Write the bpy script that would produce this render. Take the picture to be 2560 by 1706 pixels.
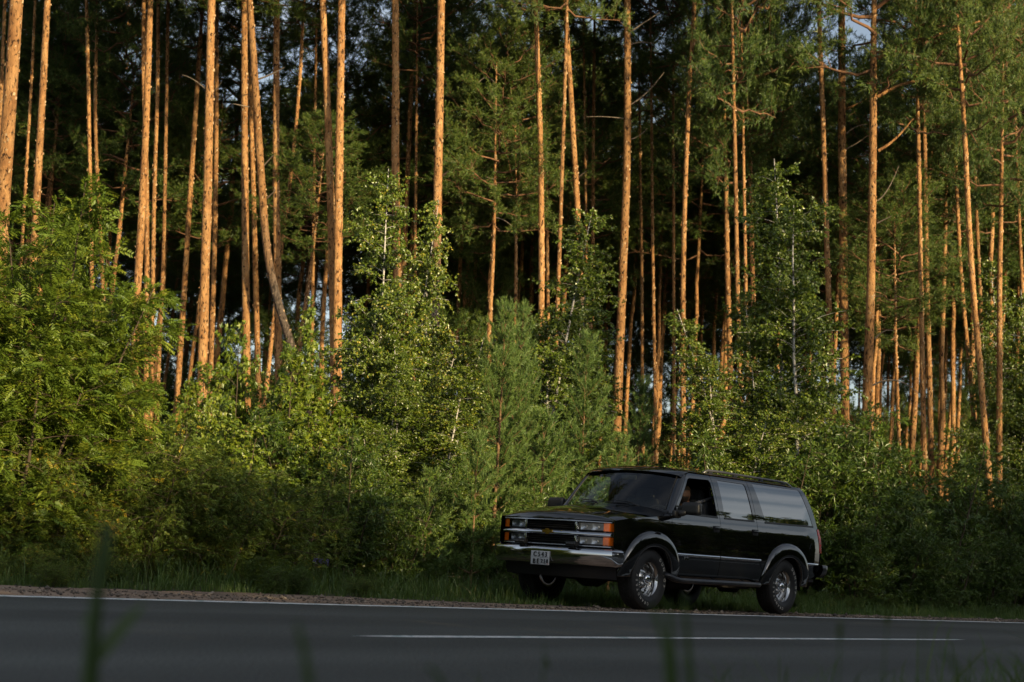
import bpy, bmesh, math, random
import numpy as np
from mathutils import Vector, Matrix
from mathutils.geometry import tessellate_polygon

for o in list(bpy.data.objects):
    bpy.data.objects.remove(o)
scene = bpy.context.scene
COL = scene.collection
R = math.radians

# ------------------------------------------------------------------ camera
# fitted to the photograph: road along +X, forest towards +Y, camera on the near verge
F_PX = 4300.0
ROLL, PITCH, YAW, CAM_H = 0.0652, 0.1247, 0.6671, 0.552
fw = np.array([math.cos(YAW)*math.cos(PITCH), math.sin(YAW)*math.cos(PITCH), math.sin(PITCH)])
rt0 = np.array([math.sin(YAW), -math.cos(YAW), 0.0])
up0 = np.cross(rt0, fw)
CR = rt0*math.cos(ROLL) + up0*math.sin(ROLL)
CU = np.cross(CR, fw)
CAM = np.array([0.0, 0.0, CAM_H])
cd = bpy.data.cameras.new('camera')
cam = bpy.data.objects.new('camera', cd)
COL.objects.link(cam)
cam.matrix_world = Matrix(((CR[0], CU[0], -fw[0], CAM[0]), (CR[1], CU[1], -fw[1], CAM[1]),
                           (CR[2], CU[2], -fw[2], CAM[2]), (0, 0, 0, 1)))
cd.sensor_width = 36.0
cd.lens = F_PX/2560*36.0
cd.clip_start = 0.05
cd.clip_end = 4000
cd.dof.use_dof = True
cd.dof.focus_distance = 22.5
cd.dof.aperture_fstop = 2.8
scene.camera = cam
scene.render.resolution_x = 1024
scene.render.resolution_y = 682

# ------------------------------------------------------------------ sky and sun
SUN_AZ = R(256.0)          # bearing of the sun in the X/Y plane (behind the camera, to its right)
SUN_EL = R(15.0)
world = bpy.data.worlds.new('World')
scene.world = world
world.use_nodes = True
wt = world.node_tree
wt.nodes.clear()
w_out = wt.nodes.new('ShaderNodeOutputWorld')
w_bg = wt.nodes.new('ShaderNodeBackground')
w_sky = wt.nodes.new('ShaderNodeTexSky')
w_sky.sky_type = 'NISHITA'
w_sky.sun_disc = False
w_sky.sun_elevation = SUN_EL
w_sky.sun_rotation = math.pi/2 - SUN_AZ
w_sky.air_density = 1.0
w_sky.dust_density = 1.2
w_sky.ozone_density = 1.5
# thin streaks of high cloud over the whole sky
w_tc = wt.nodes.new('ShaderNodeTexCoord')
w_mp = wt.nodes.new('ShaderNodeMapping')
w_mp.inputs['Scale'].default_value = (1.6, 1.6, 9.0)
w_nz = wt.nodes.new('ShaderNodeTexNoise')
w_nz.inputs['Scale'].default_value = 1.7
w_nz.inputs['Detail'].default_value = 6
w_nz.inputs['Distortion'].default_value = 0.6
w_rp = wt.nodes.new('ShaderNodeValToRGB')
w_rp.color_ramp.elements[0].position = 0.38
w_rp.color_ramp.elements[0].color = (0.28, 0.28, 0.28, 1)
w_rp.color_ramp.elements[1].position = 0.66
w_rp.color_ramp.elements[1].color = (0.85, 0.85, 0.85, 1)
w_hs = wt.nodes.new('ShaderNodeHueSaturation')
w_hs.inputs['Saturation'].default_value = 0.25
w_hs.inputs['Value'].default_value = 2.1
w_mx = wt.nodes.new('ShaderNodeMix')
w_mx.data_type = 'RGBA'
L = wt.links.new
L(w_tc.outputs['Generated'], w_mp.inputs['Vector'])
L(w_mp.outputs[0], w_nz.inputs['Vector'])
L(w_nz.outputs[0], w_rp.inputs[0])
L(w_sky.outputs[0], w_hs.inputs['Color'])
L(w_rp.outputs[0], w_mx.inputs[0])
L(w_sky.outputs[0], w_mx.inputs[6])
L(w_hs.outputs[0], w_mx.inputs[7])
L(w_mx.outputs[2], w_bg.inputs['Color'])
w_bg.inputs['Strength'].default_value = 0.075
L(w_bg.outputs[0], w_out.inputs[0])

sd = bpy.data.lights.new('sun', 'SUN')
sd.energy = 5.0
sd.angle = R(0.55)
sd.color = (1.0, 0.79, 0.45)
sun = bpy.data.objects.new('sun', sd)
COL.objects.link(sun)
sdir = Vector((math.cos(SUN_AZ)*math.cos(SUN_EL), math.sin(SUN_AZ)*math.cos(SUN_EL), math.sin(SUN_EL)))
sun.rotation_euler = sdir.to_track_quat('Z', 'Y').to_euler()
sun.location = (0, -30, 40)

scene.view_settings.view_transform = 'Standard'
scene.view_settings.look = 'None'
scene.view_settings.gamma = 1.0
scene.view_settings.use_curve_mapping = False
scene.view_settings.exposure = 0.55
scene.render.engine = 'CYCLES'
scene.cycles.max_bounces = 5
scene.cycles.diffuse_bounces = 2
scene.cycles.glossy_bounces = 3
scene.cycles.transmission_bounces = 4
scene.cycles.transparent_max_bounces = 8
scene.cycles.caustics_reflective = False
scene.cycles.caustics_refractive = False

# ------------------------------------------------------------------ helpers
def ray(u, v):
    """direction through pixel (u,v) of the 2560x1706 photograph"""
    return fw + CR*(u-1280.0)/F_PX + CU*(853.0-v)/F_PX

def horizon_v(u):
    # pixel row where the view direction is level, at column u
    a, b = ray(u, 0)[2], ray(u, 1706)[2]
    return 1706.0*a/(a-b)

def ground_at(u, Y):
    """X on the line Y=const seen at pixel column u (level direction); also px per metre there"""
    d = ray(u, horizon_v(u))
    t = (Y-CAM[1])/d[1]
    return CAM[0]+d[0]*t, F_PX/t

MATS = {}
def new_mat(name):
    m = bpy.data.materials.new(name)
    m.use_nodes = True
    MATS[name] = m
    nt = m.node_tree
    return m, nt, nt.nodes['Principled BSDF']

def pmat(name, col, rough=0.5, metal=0.0, spec=0.5, coat=0.0, noise=None, bump=None):
    m, nt, b = new_mat(name)
    b.inputs['Base Color'].default_value = (*col, 1)
    b.inputs['Roughness'].default_value = rough
    b.inputs['Metallic'].default_value = metal
    b.inputs['Specular IOR Level'].default_value = spec
    b.inputs['Coat Weight'].default_value = coat
    b.inputs['Coat Roughness'].default_value = 0.015
    tc = nt.nodes.new('ShaderNodeTexCoord')
    if noise:
        sc, amt = noise
        n = nt.nodes.new('ShaderNodeTexNoise'); n.inputs['Scale'].default_value = sc; n.inputs['Detail'].default_value = 4
        r = nt.nodes.new('ShaderNodeValToRGB')
        r.color_ramp.elements[0].position = 0.3; r.color_ramp.elements[1].position = 0.7
        r.color_ramp.elements[0].color = (*[c*(1-amt) for c in col], 1)
        r.color_ramp.elements[1].color = (*[min(1, c*(1+amt)) for c in col], 1)
        nt.links.new(tc.outputs['Object'], n.inputs['Vector'])
        nt.links.new(n.outputs[0], r.inputs[0]); nt.links.new(r.outputs[0], b.inputs['Base Color'])
    if bump:
        sc, st, dist = bump
        n = nt.nodes.new('ShaderNodeTexNoise'); n.inputs['Scale'].default_value = sc; n.inputs['Detail'].default_value = 5
        bp = nt.nodes.new('ShaderNodeBump'); bp.inputs['Strength'].default_value = st; bp.inputs['Distance'].default_value = dist
        nt.links.new(tc.outputs['Object'], n.inputs['Vector'])
        nt.links.new(n.outputs[0], bp.inputs['Height']); nt.links.new(bp.outputs[0], b.inputs['Normal'])
    return m

def leaf_mat(name, stops, rough=0.45, spec=0.35, trans=0.3, tcol=(0.10, 0.14, 0.02)):
    """foliage: colour by the per-leaf random 'v' and a per-plant random"""
    m, nt, b = new_mat(name)
    at = nt.nodes.new('ShaderNodeAttribute'); at.attribute_name = 'v'
    oi = nt.nodes.new('ShaderNodeObjectInfo')
    ad = nt.nodes.new('ShaderNodeMath'); ad.operation = 'MULTIPLY_ADD'
    ad.inputs[1].default_value = 0.22; 
    sb = nt.nodes.new('ShaderNodeMath'); sb.operation = 'SUBTRACT'; sb.inputs[1].default_value = 0.11
    nt.links.new(oi.outputs['Random'], ad.inputs[0]); nt.links.new(at.outputs['Fac'], ad.inputs[2])
    nt.links.new(ad.outputs[0], sb.inputs[0])
    r = nt.nodes.new('ShaderNodeValToRGB')
    els = r.color_ramp.elements
    while len(els) < len(stops): els.new(0.5)
    for e, (p, c) in zip(els, stops):
        e.position = p; e.color = (*c, 1)
    nt.links.new(sb.outputs[0], r.inputs[0])
    nt.nodes.remove(b)
    df = nt.nodes.new('ShaderNodeBsdfDiffuse'); nt.links.new(r.outputs[0], df.inputs[0]); out = df.outputs[0]
    if trans > 0:
        tr = nt.nodes.new('ShaderNodeBsdfTranslucent'); tr.inputs[0].default_value = (*tcol, 1)
        mx = nt.nodes.new('ShaderNodeMixShader'); mx.inputs[0].default_value = trans
        nt.links.new(out, mx.inputs[1]); nt.links.new(tr.outputs[0], mx.inputs[2]); out = mx.outputs[0]
    gl = nt.nodes.new('ShaderNodeBsdfGlossy'); gl.inputs['Roughness'].default_value = rough; gl.inputs[0].default_value = (1, 1, 1, 1)
    m2 = nt.nodes.new('ShaderNodeMixShader'); m2.inputs[0].default_value = 0.10*spec
    nt.links.new(out, m2.inputs[1]); nt.links.new(gl.outputs[0], m2.inputs[2])
    nt.links.new(m2.outputs[0], nt.nodes['Material Output'].inputs[0])
    return m

def link(o, parent=None):
    COL.objects.link(o)
    if parent is not None:
        o.parent = parent
    return o

def empty(name, loc, rz=0.0):
    o = bpy.data.objects.new(name, None)
    o.empty_display_size = 0.3
    COL.objects.link(o)
    o.location = loc
    o.rotation_euler = (0, 0, rz)
    return o

def tag(o, label=None, cat=None, group=None, kind=None):
    if label: o['label'] = label
    if cat: o['category'] = cat
    if group: o['group'] = group
    if kind: o['kind'] = kind
    return o

def np_mesh(name, V, F, mats, smooth=False, fv=None, mi=None):
    """V (n,3); F list of index arrays (k,3)/(k,4); fv per-face float attribute 'v'"""
    me = bpy.data.meshes.new(name)
    V = np.asarray(V, np.float32)
    F = [np.asarray(f, np.int32) for f in F if len(f)]
    me.vertices.add(len(V)); me.vertices.foreach_set('co', V.ravel())
    nl = sum(f.size for f in F); nf = sum(len(f) for f in F)
    me.loops.add(nl); me.loops.foreach_set('vertex_index', np.concatenate([f.ravel() for f in F]))
    tot = np.concatenate([np.full(len(f), f.shape[1], np.int32) for f in F])
    st = np.concatenate([[0], np.cumsum(tot)[:-1]]).astype(np.int32)
    me.polygons.add(nf); me.polygons.foreach_set('loop_start', st); me.polygons.foreach_set('loop_total', tot)
    me.polygons.foreach_set('use_smooth', np.full(nf, smooth, bool))
    if mi is not None: me.polygons.foreach_set('material_index', np.asarray(mi, np.int32))
    if fv is not None:
        a = me.attributes.new('v', 'FLOAT', 'FACE'); a.data.foreach_set('value', np.asarray(fv, np.float32))
    for m in (mats if isinstance(mats, (list, tuple)) else [mats]): me.materials.append(m)
    me.update(calc_edges=True); me.validate()
    return me

class MB:
    """collects vertices / faces / per-face values"""
    def __init__(s): s.V = []; s.T = []; s.Q = []; s.tv = []; s.qv = []; s.tm = []; s.qm = []; s.n = 0
    def add(s, V, tris=None, quads=None, v=0.5, m=0):
        V = np.asarray(V, float).reshape(-1, 3)
        for F, A, B, C in ((tris, s.T, s.tv, s.tm), (quads, s.Q, s.qv, s.qm)):
            if F is not None and len(F):
                F = np.asarray(F, int); A.append(F+s.n)
                B.append(np.broadcast_to(np.asarray(v, float), (len(F),)))
                C.append(np.full(len(F), m))
        s.V.append(V); s.n += len(V)
    def mesh(s, name, mats, smooth=False):
        F = []; fv = []; mi = []
        if s.T: F.append(np.concatenate(s.T)); fv.append(np.concatenate(s.tv)); mi.append(np.concatenate(s.tm))
        if s.Q: F.append(np.concatenate(s.Q)); fv.append(np.concatenate(s.qv)); mi.append(np.concatenate(s.qm))
        return np_mesh(name, np.concatenate(s.V), F, mats, smooth, np.concatenate(fv), np.concatenate(mi))
    def tube(s, P, rad, n=6, v=0.5, m=0, cap=True):
        P = np.asarray(P, float); k = len(P)
        rad = np.broadcast_to(np.asarray(rad, float), (k,))
        T = np.gradient(P, axis=0); T /= np.linalg.norm(T, axis=1, keepdims=True)+1e-9
        ref = np.where(np.abs(T[:, 2:3]) > 0.9, np.array([[1.0, 0, 0]]), np.array([[0, 0, 1.0]]))
        if np.abs(T[:, 2]).mean() > 0.6: ref = np.tile([[1.0, 0, 0]], (k, 1))
        A = np.cross(T, ref); A /= np.linalg.norm(A, axis=1, keepdims=True)+1e-9
        B = np.cross(T, A)
        a = np.arange(n)*2*np.pi/n
        V = P[:, None]+rad[:, None, None]*(A[:, None]*np.cos(a)[None, :, None]+B[:, None]*np.sin(a)[None, :, None])
        i = np.arange(k-1)[:, None]*n; j = np.arange(n)[None]; j2 = (j+1) % n
        Q = np.stack([i+j, i+j2, i+n+j2, i+n+j], -1).reshape(-1, 4)
        s.add(V.reshape(-1, 3), quads=Q, v=v, m=m)

def nrm(a): return a/(np.linalg.norm(a, axis=-1, keepdims=True)+1e-9)

def obj(name, me, parent=None, loc=None):
    o = bpy.data.objects.new(name, me)
    link(o, parent)
    if loc is not None: o.location = loc
    return o

def dup(root, parent=None):
    c = root.copy(); COL.objects.link(c); c.parent = parent
    for ch in root.children:
        dup(ch, c)
    return c

# ------------------------------------------------------------------ setting: ground, road, shoulders, lines
EDGE_Y, MID_Y = 11.27, 7.37
NEAR_Y = 2*MID_Y-EDGE_Y
rng = np.random.default_rng(7)

def ground_mat():
    m, nt, b = new_mat('forest_soil')
    tc = nt.nodes.new('ShaderNodeTexCoord')
    n = nt.nodes.new('ShaderNodeTexNoise'); n.inputs['Scale'].default_value = 0.9; n.inputs['Detail'].default_value = 8
    r = nt.nodes.new('ShaderNodeValToRGB')
    e = r.color_ramp.elements
    e[0].position = 0.35; e[0].color = (0.030, 0.024, 0.014, 1)
    e[1].position = 0.65; e[1].color = (0.040, 0.050, 0.016, 1)
    x = e.new(0.5); x.color = (0.055, 0.042, 0.022, 1)
    bp = nt.nodes.new('ShaderNodeBump'); bp.inputs['Strength'].default_value = 0.6; bp.inputs['Distance'].default_value = 0.05
    n2 = nt.nodes.new('ShaderNodeTexNoise'); n2.inputs['Scale'].default_value = 14; n2.inputs['Detail'].default_value = 6
    nt.links.new(tc.outputs['Object'], n.inputs['Vector']); nt.links.new(tc.outputs['Object'], n2.inputs['Vector'])
    nt.links.new(n.outputs[0], r.inputs[0]); nt.links.new(r.outputs[0], b.inputs['Base Color'])
    nt.links.new(n2.outputs[0], bp.inputs['Height']); nt.links.new(bp.outputs[0], b.inputs['Normal'])
    b.inputs['Roughness'].default_value = 0.95
    return m

def asphalt_mat():
    m, nt, b = new_mat('asphalt')
    tc = nt.nodes.new('ShaderNodeTexCoord')
    g = nt.nodes.new('ShaderNodeTexNoise'); g.inputs['Scale'].default_value = 55; g.inputs['Detail'].default_value = 3
    vo = nt.nodes.new('ShaderNodeTexVoronoi'); vo.inputs['Scale'].default_value = 85
    mp = nt.nodes.new('ShaderNodeMapping'); mp.inputs['Scale'].default_value = (0.05, 1.3, 1)
    st = nt.nodes.new('ShaderNodeTexNoise'); st.inputs['Scale'].default_value = 1.0; st.inputs['Detail'].default_value = 5
    pa = nt.nodes.new('ShaderNodeTexNoise'); pa.inputs['Scale'].default_value = 0.35; pa.inputs['Detail'].default_value = 6
    r1 = nt.nodes.new('ShaderNodeValToRGB')
    r1.color_ramp.elements[0].position = 0.28; r1.color_ramp.elements[0].color = (0.022, 0.024, 0.022, 1)
    r1.color_ramp.elements[1].position = 0.72; r1.color_ramp.elements[1].color = (0.115, 0.118, 0.108, 1)
    r2 = nt.nodes.new('ShaderNodeValToRGB')
    r2.color_ramp.elements[0].position = 0.3; r2.color_ramp.elements[0].color = (0.62, 0.62, 0.62, 1)
    r2.color_ramp.elements[1].position = 0.7; r2.color_ramp.elements[1].color = (1.18, 1.18, 1.18, 1)
    mx = nt.nodes.new('ShaderNodeMix'); mx.data_type = 'RGBA'; mx.blend_type = 'MULTIPLY'; mx.inputs[0].default_value = 1
    av = nt.nodes.new('ShaderNodeMath'); av.operation = 'ADD'
    hf = nt.nodes.new('ShaderNodeMath'); hf.operation = 'MULTIPLY'; hf.inputs[1].default_value = 0.5
    bp = nt.nodes.new('ShaderNodeBump'); bp.inputs['Strength'].default_value = 0.7; bp.inputs['Distance'].default_value = 0.006
    k = nt.links.new
    for n in (g, vo, pa): k(tc.outputs['Object'], n.inputs['Vector'])
    k(tc.outputs['Object'], mp.inputs['Vector']); k(mp.outputs[0], st.inputs['Vector'])
    k(g.outputs[0], r1.inputs[0])
    k(st.outputs[0], av.inputs[0]); k(pa.outputs[0], av.inputs[1]); k(av.outputs[0], hf.inputs[0]); k(hf.outputs[0], r2.inputs[0])
    # tyre-polished tracks along the lanes and darker oil band between them
    sx = nt.nodes.new('ShaderNodeSeparateXYZ'); k(tc.outputs['Object'], sx.inputs[0])
    wv = nt.nodes.new('ShaderNodeMath'); wv.operation = 'MULTIPLY'; wv.inputs[1].default_value = 3.25; k(sx.outputs[1], wv.inputs[0])
    wn = nt.nodes.new('ShaderNodeMath'); wn.operation = 'MULTIPLY_ADD'; wn.inputs[1].default_value = 1.6; k(pa.outputs[0], wn.inputs[0]); k(wv.outputs[0], wn.inputs[2])
    si = nt.nodes.new('ShaderNodeMath'); si.operation = 'SINE'; k(wn.outputs[0], si.inputs[0])
    mr = nt.nodes.new('ShaderNodeMapRange'); mr.inputs[1].default_value = -1; mr.inputs[2].default_value = 1; mr.inputs[3].default_value = 0.80; mr.inputs[4].default_value = 1.12; k(si.outputs[0], mr.inputs[0])
    m3 = nt.nodes.new('ShaderNodeMix'); m3.data_type = 'RGBA'; m3.blend_type = 'MULTIPLY'; m3.inputs[0].default_value = 1
    k(r1.outputs[0], mx.inputs[6]); k(r2.outputs[0], mx.inputs[7]); k(mx.outputs[2], m3.inputs[6]); k(mr.outputs[0], m3.inputs[7]); k(m3.outputs[2], b.inputs['Base Color'])
    k(vo.outputs['Distance'], bp.inputs['Height']); k(bp.outputs[0], b.inputs['Normal'])
    b.inputs['Roughness'].default_value = 0.78
    b.inputs['Specular IOR Level'].default_value = 0.35
    return m

def gravel_mat():
    m, nt, b = new_mat('sandy_gravel')
    tc = nt.nodes.new('ShaderNodeTexCoord')
    g = nt.nodes.new('ShaderNodeTexNoise'); g.inputs['Scale'].default_value = 22; g.inputs['Detail'].default_value = 6
    g2 = nt.nodes.new('ShaderNodeTexNoise'); g2.inputs['Scale'].default_value = 1.6; g2.inputs['Detail'].default_value = 4
    r = nt.nodes.new('ShaderNodeValToRGB')
    r.color_ramp.elements[0].position = 0.3; r.color_ramp.elements[0].color = (0.19, 0.125, 0.085, 1)
    r.color_ramp.elements[1].position = 0.75; r.color_ramp.elements[1].color = (0.42, 0.295, 0.205, 1)
    r2 = nt.nodes.new('ShaderNodeValToRGB')
    r2.color_ramp.elements[0].position = 0.35; r2.color_ramp.elements[0].color = (0.6, 0.58, 0.55, 1)
    r2.color_ramp.elements[1].position = 0.65; r2.color_ramp.elements[1].color = (1.1, 1.08, 1.05, 1)
    mx = nt.nodes.new('ShaderNodeMix'); mx.data_type = 'RGBA'; mx.blend_type = 'MULTIPLY'; mx.inputs[0].default_value = 1
    bp = nt.nodes.new('ShaderNodeBump'); bp.inputs['Strength'].default_value = 0.9; bp.inputs['Distance'].default_value = 0.02
    k = nt.links.new
    k(tc.outputs['Object'], g.inputs['Vector']); k(tc.outputs['Object'], g2.inputs['Vector'])
    k(g.outputs[0], r.inputs[0]); k(g2.outputs[0], r2.inputs[0]); k(r.outputs[0], mx.inputs[6]); k(r2.outputs[0], mx.inputs[7])
    k(mx.outputs[2], b.inputs['Base Color']); k(g.outputs[0], bp.inputs['Height']); k(bp.outputs[0], b.inputs['Normal'])
    b.inputs['Roughness'].default_value = 0.95
    return m

M_SOIL, M_ASPH, M_GRAV = ground_mat(), asphalt_mat(), gravel_mat()

def line_mat():
    m, nt, b = new_mat('worn_white_paint')
    tc = nt.nodes.new('ShaderNodeTexCoord')
    g = nt.nodes.new('ShaderNodeTexNoise'); g.inputs['Scale'].default_value = 9; g.inputs['Detail'].default_value = 7
    r = nt.nodes.new('ShaderNodeValToRGB')
    r.color_ramp.elements[0].position = 0.38; r.color_ramp.elements[0].color = (0.30, 0.42, 0.40, 1)
    r.color_ramp.elements[1].position = 0.50; r.color_ramp.elements[1].color = (0.80, 0.78, 0.75, 1)
    nt.links.new(tc.outputs['Object'], g.inputs['Vector']); nt.links.new(g.outputs[0], r.inputs[0])
    nt.links.new(r.outputs[0], b.inputs['Base Color']); b.inputs['Roughness'].default_value = 0.7
    return m
M_LINE = line_mat()

def terrain():
    """one sheet to the horizon; level under the road, gently uneven in the forest, lower near the camera"""
    xs = np.concatenate([[-3000, -1000, -300, -100], np.arange(-60, 121, 2.0), [160, 300, 1000, 3000]])
    ys = np.concatenate([[-3000, -1000, -300, -100], np.arange(-40, 0, 2.0), np.arange(0, 20, 0.5), np.arange(20, 101, 2.0), [150, 300, 1000, 3000]])
    Xg, Yg = np.meshgrid(xs, ys, indexing='ij')
    Z = np.full(Xg.shape, -0.02)
    fy = np.clip((Yg-14.5)/6, 0, 1)
    bump = 0.18*np.sin(Xg*0.31+1)*np.sin(Yg*0.27)+0.1*np.sin(Xg*0.83+Yg*0.6)
    Z += fy*bump*(np.abs(Xg) < 150)*(Yg < 120)
    ny = np.clip((2.6-Yg)/2.5, 0, 1)
    Z += -0.28*ny
    nx, nyy = Xg.shape
    V = np.stack([Xg, Yg, Z], -1).reshape(-1, 3)
    i = np.arange(nx-1)[:, None]*nyy; j = np.arange(nyy-1)[None]
    Q = np.stack([i+j, i+nyy+j, i+nyy+j+1, i+j+1], -1).reshape(-1, 4)
    o = obj('ground', np_mesh('ground', V, [Q], M_SOIL, True)); tag(o, kind='structure')
    return o
terrain()

def ground_z(x, y):
    fy = min(max((y-14.5)/6, 0), 1)
    z = -0.02 + fy*(0.18*math.sin(x*0.31+1)*math.sin(y*0.27)+0.1*math.sin(x*0.83+y*0.6))
    return z - 0.28*min(max((2.6-y)/2.5, 0), 1)

def sheet(name, y0, y1, z, mat, x0=-300.0, x1=500.0, edge=0.0, seed=0, step=0.5, extra=None):
    """long strip along the road; edge>0 gives ragged borders"""
    r = np.random.default_rng(seed)
    xs = np.concatenate([[x0], np.arange(-10, 80, step), [x1]])
    def rag(n):
        a = r.normal(0, 1, n); k = np.ones(5)/5
        return np.convolve(a, k, 'same')*edge+r.normal(0, edge*0.25, n)
    e0, e1 = rag(len(xs)), rag(len(xs))
    if extra is not None: e1 = e1+extra(xs)
    V = np.concatenate([np.stack([xs, y0+e0, np.full(len(xs), z)], -1), np.stack([xs, y1+e1, np.full(len(xs), z)], -1)])
    n = len(xs); i = np.arange(n-1)
    Q = np.stack([i, i+1, n+i+1, n+i], -1)
    o = obj(name, np_mesh(name, V, [Q], mat)); tag(o, kind='structure')
    return o

def gravel_extra(x): return 0.75*np.clip((17.5-x)/4.0, 0, 1)
sheet('gravel_shoulder', EDGE_Y-0.3, EDGE_Y+1.30, -0.004, M_GRAV, edge=0.16, seed=3, step=0.12, extra=gravel_extra)
sheet('gravel_shoulder', NEAR_Y-1.0, NEAR_Y+0.3, -0.006, M_GRAV, edge=0.16, seed=4, step=0.12)
sheet('road', NEAR_Y-0.28, EDGE_Y+0.2, 0.0, M_ASPH, edge=0.035, seed=5, step=0.1)

def paint(name, pts, z=0.004):
    V = [(x, y, z) for x, y in pts]
    me = bpy.data.meshes.new(name); me.from_pydata(V, [], [list(range(len(V)))]); me.materials.append(M_LINE); me.update()
    o = obj(name, me); tag(o, kind='structure'); return o

def rough_line(name, y, w, x0, x1, seed):
    r = np.random.default_rng(seed)
    xs = np.arange(x0, x1, 0.15)
    a = [(x, y-w/2+r.normal(0, 0.006)) for x in xs]; b = [(x, y+w/2+r.normal(0, 0.006)) for x in xs]
    V = [(x, yy, 0.004) for x, yy in a+b]; n = len(xs)
    me = bpy.data.meshes.new(name); me.from_pydata(V, [], [(i, i+1, n+i+1, n+i) for i in range(n-1)])
    me.materials.append(M_LINE); me.update()
    o = obj(name, me); tag(o, kind='structure'); return o
rough_line('edge_line', EDGE_Y, 0.19, -30, 160, 1)
rough_line('edge_line', NEAR_Y, 0.19, -30, 160, 2)
for k, (x0, x1) in enumerate([(-16.2, -7.0), (-4.2, 4.9), (8.35, 17.3), (20.2, 29.4), (32.4, 41.6), (44.6, 53.8), (56.8, 66)]):
    ww = 0.065
    paint('centre_dash', [(x0-0.4, MID_Y+0.02), (x0, MID_Y-ww), (x0+1, MID_Y-ww), (x1-0.7, MID_Y-ww), (x1, MID_Y-0.01), (x1-0.1, MID_Y+ww), (x0+1, MID_Y+ww), (x0+0.2, MID_Y+ww)])
# ------------------------------------------------------------------ the parked car
M_PAINT = pmat('black_car_paint', (0.002, 0.0022, 0.0026), 0.5, 0.0, 0.0, 1.0)
M_CHROME = pmat('chrome', (0.62, 0.63, 0.65), 0.07, 1.0)
M_ALLOY = pmat('polished_alloy', (0.60, 0.59, 0.57), 0.13, 1.0)
M_TRIM = pmat('black_trim', (0.012, 0.012, 0.013), 0.45, 0, 0.4)
M_UNDER = pmat('underbody', (0.012, 0.011, 0.010), 0.8, noise=(6, 0.4))
M_RUBBER = pmat('tyre_rubber', (0.016, 0.016, 0.016), 0.62, 0, 0.4, noise=(9, 0.25))
M_LETTER = pmat('tyre_letter_white', (0.45, 0.43, 0.38), 0.7)
M_SEAT = pmat('seat_cloth', (0.035, 0.036, 0.04), 0.9, noise=(40, 0.2))
M_DASH = pmat('dashboard_plastic', (0.02, 0.021, 0.023), 0.6)
M_BELT = pmat('belt_webbing', (0.16, 0.16, 0.17), 0.7)
M_AMBER = pmat('amber_lens', (0.62, 0.115, 0.006), 0.12, 0, 0.6, 0.6)
M_RED = pmat('red_lens', (0.50, 0.014, 0.008), 0.3, 0, 0.3, 0.0)
M_REFL = pmat('lamp_reflector', (0.60, 0.62, 0.66), 0.38, 0.85)
M_PLATE = pmat('plate_white', (0.52, 0.53, 0.54), 0.5)
M_PLATETXT = pmat('plate_black', (0.012, 0.012, 0.012), 0.5)
M_GOLD = pmat('gold_emblem', (0.48, 0.30, 0.06), 0.25, 0.9)
M_RAIL = pmat('grey_rail', (0.10, 0.10, 0.105), 0.35, 0.5)
M_SATIN = pmat('satin_black_tube', (0.02, 0.02, 0.022), 0.28, 0.3)
M_SKIN = pmat('skin', (0.17, 0.085, 0.048), 0.55, noise=(18, 0.12))
M_HAIR = pmat('dark_hair', (0.018, 0.012, 0.008), 0.6, noise=(60, 0.4))
M_SHIRT = pmat('dark_shirt', (0.030, 0.032, 0.040), 0.9, noise=(20, 0.2))

def glass_mat(name, tint, ior, dark=False):
    m, nt, b = new_mat(name)
    if dark:
        b.inputs['Base Color'].default_value = (0.002, 0.003, 0.004, 1)
        b.inputs['Roughness'].default_value = 0.02
        b.inputs['IOR'].default_value = ior
        b.inputs['Coat Weight'].default_value = 1.0
        b.inputs['Coat Roughness'].default_value = 0.01
    else:
        tr = nt.nodes.new('ShaderNodeBsdfTransparent'); tr.inputs[0].default_value = (*tint, 1)
        gl = nt.nodes.new('ShaderNodeBsdfGlossy'); gl.inputs['Roughness'].default_value = 0.01
        lw = nt.nodes.new('ShaderNodeLayerWeight'); lw.inputs[0].default_value = 0.5
        pw = nt.nodes.new('ShaderNodeMath'); pw.operation = 'POWER'; pw.inputs[1].default_value = 5.0
        ma = nt.nodes.new('ShaderNodeMath'); ma.operation = 'MULTIPLY_ADD'; r0 = 1.8*((ior-1)/(ior+1))**2
        ma.inputs[1].default_value = 1-r0; ma.inputs[2].default_value = r0
        mx = nt.nodes.new('ShaderNodeMixShader')
        nt.links.new(lw.outputs['Facing'], pw.inputs[0]); nt.links.new(pw.outputs[0], ma.inputs[0]); nt.links.new(ma.outputs[0], mx.inputs[0])
        nt.links.new(tr.outputs[0], mx.inputs[1]); nt.links.new(gl.outputs[0], mx.inputs[2])
        nt.links.new(mx.outputs[0], nt.nodes['Material Output'].inputs[0])
    return m
M_GLASS = glass_mat('window_glass', (0.72, 0.80, 0.76), 1.55)
M_DARKGLASS = glass_mat('tinted_glass', (0, 0, 0), 2.5, True)
M_PAINT.node_tree.nodes['Principled BSDF'].inputs['Coat IOR'].default_value = 2.0
M_LENS = glass_mat('lamp_lens', (0.9, 0.92, 0.94), 1.5)

CAR = empty('suv', (18.2774, 12.8493, 0.0), 3.1244)
tag(CAR, 'black long-bodied suv with chrome grille parked on the gravel shoulder', 'suv')

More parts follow.
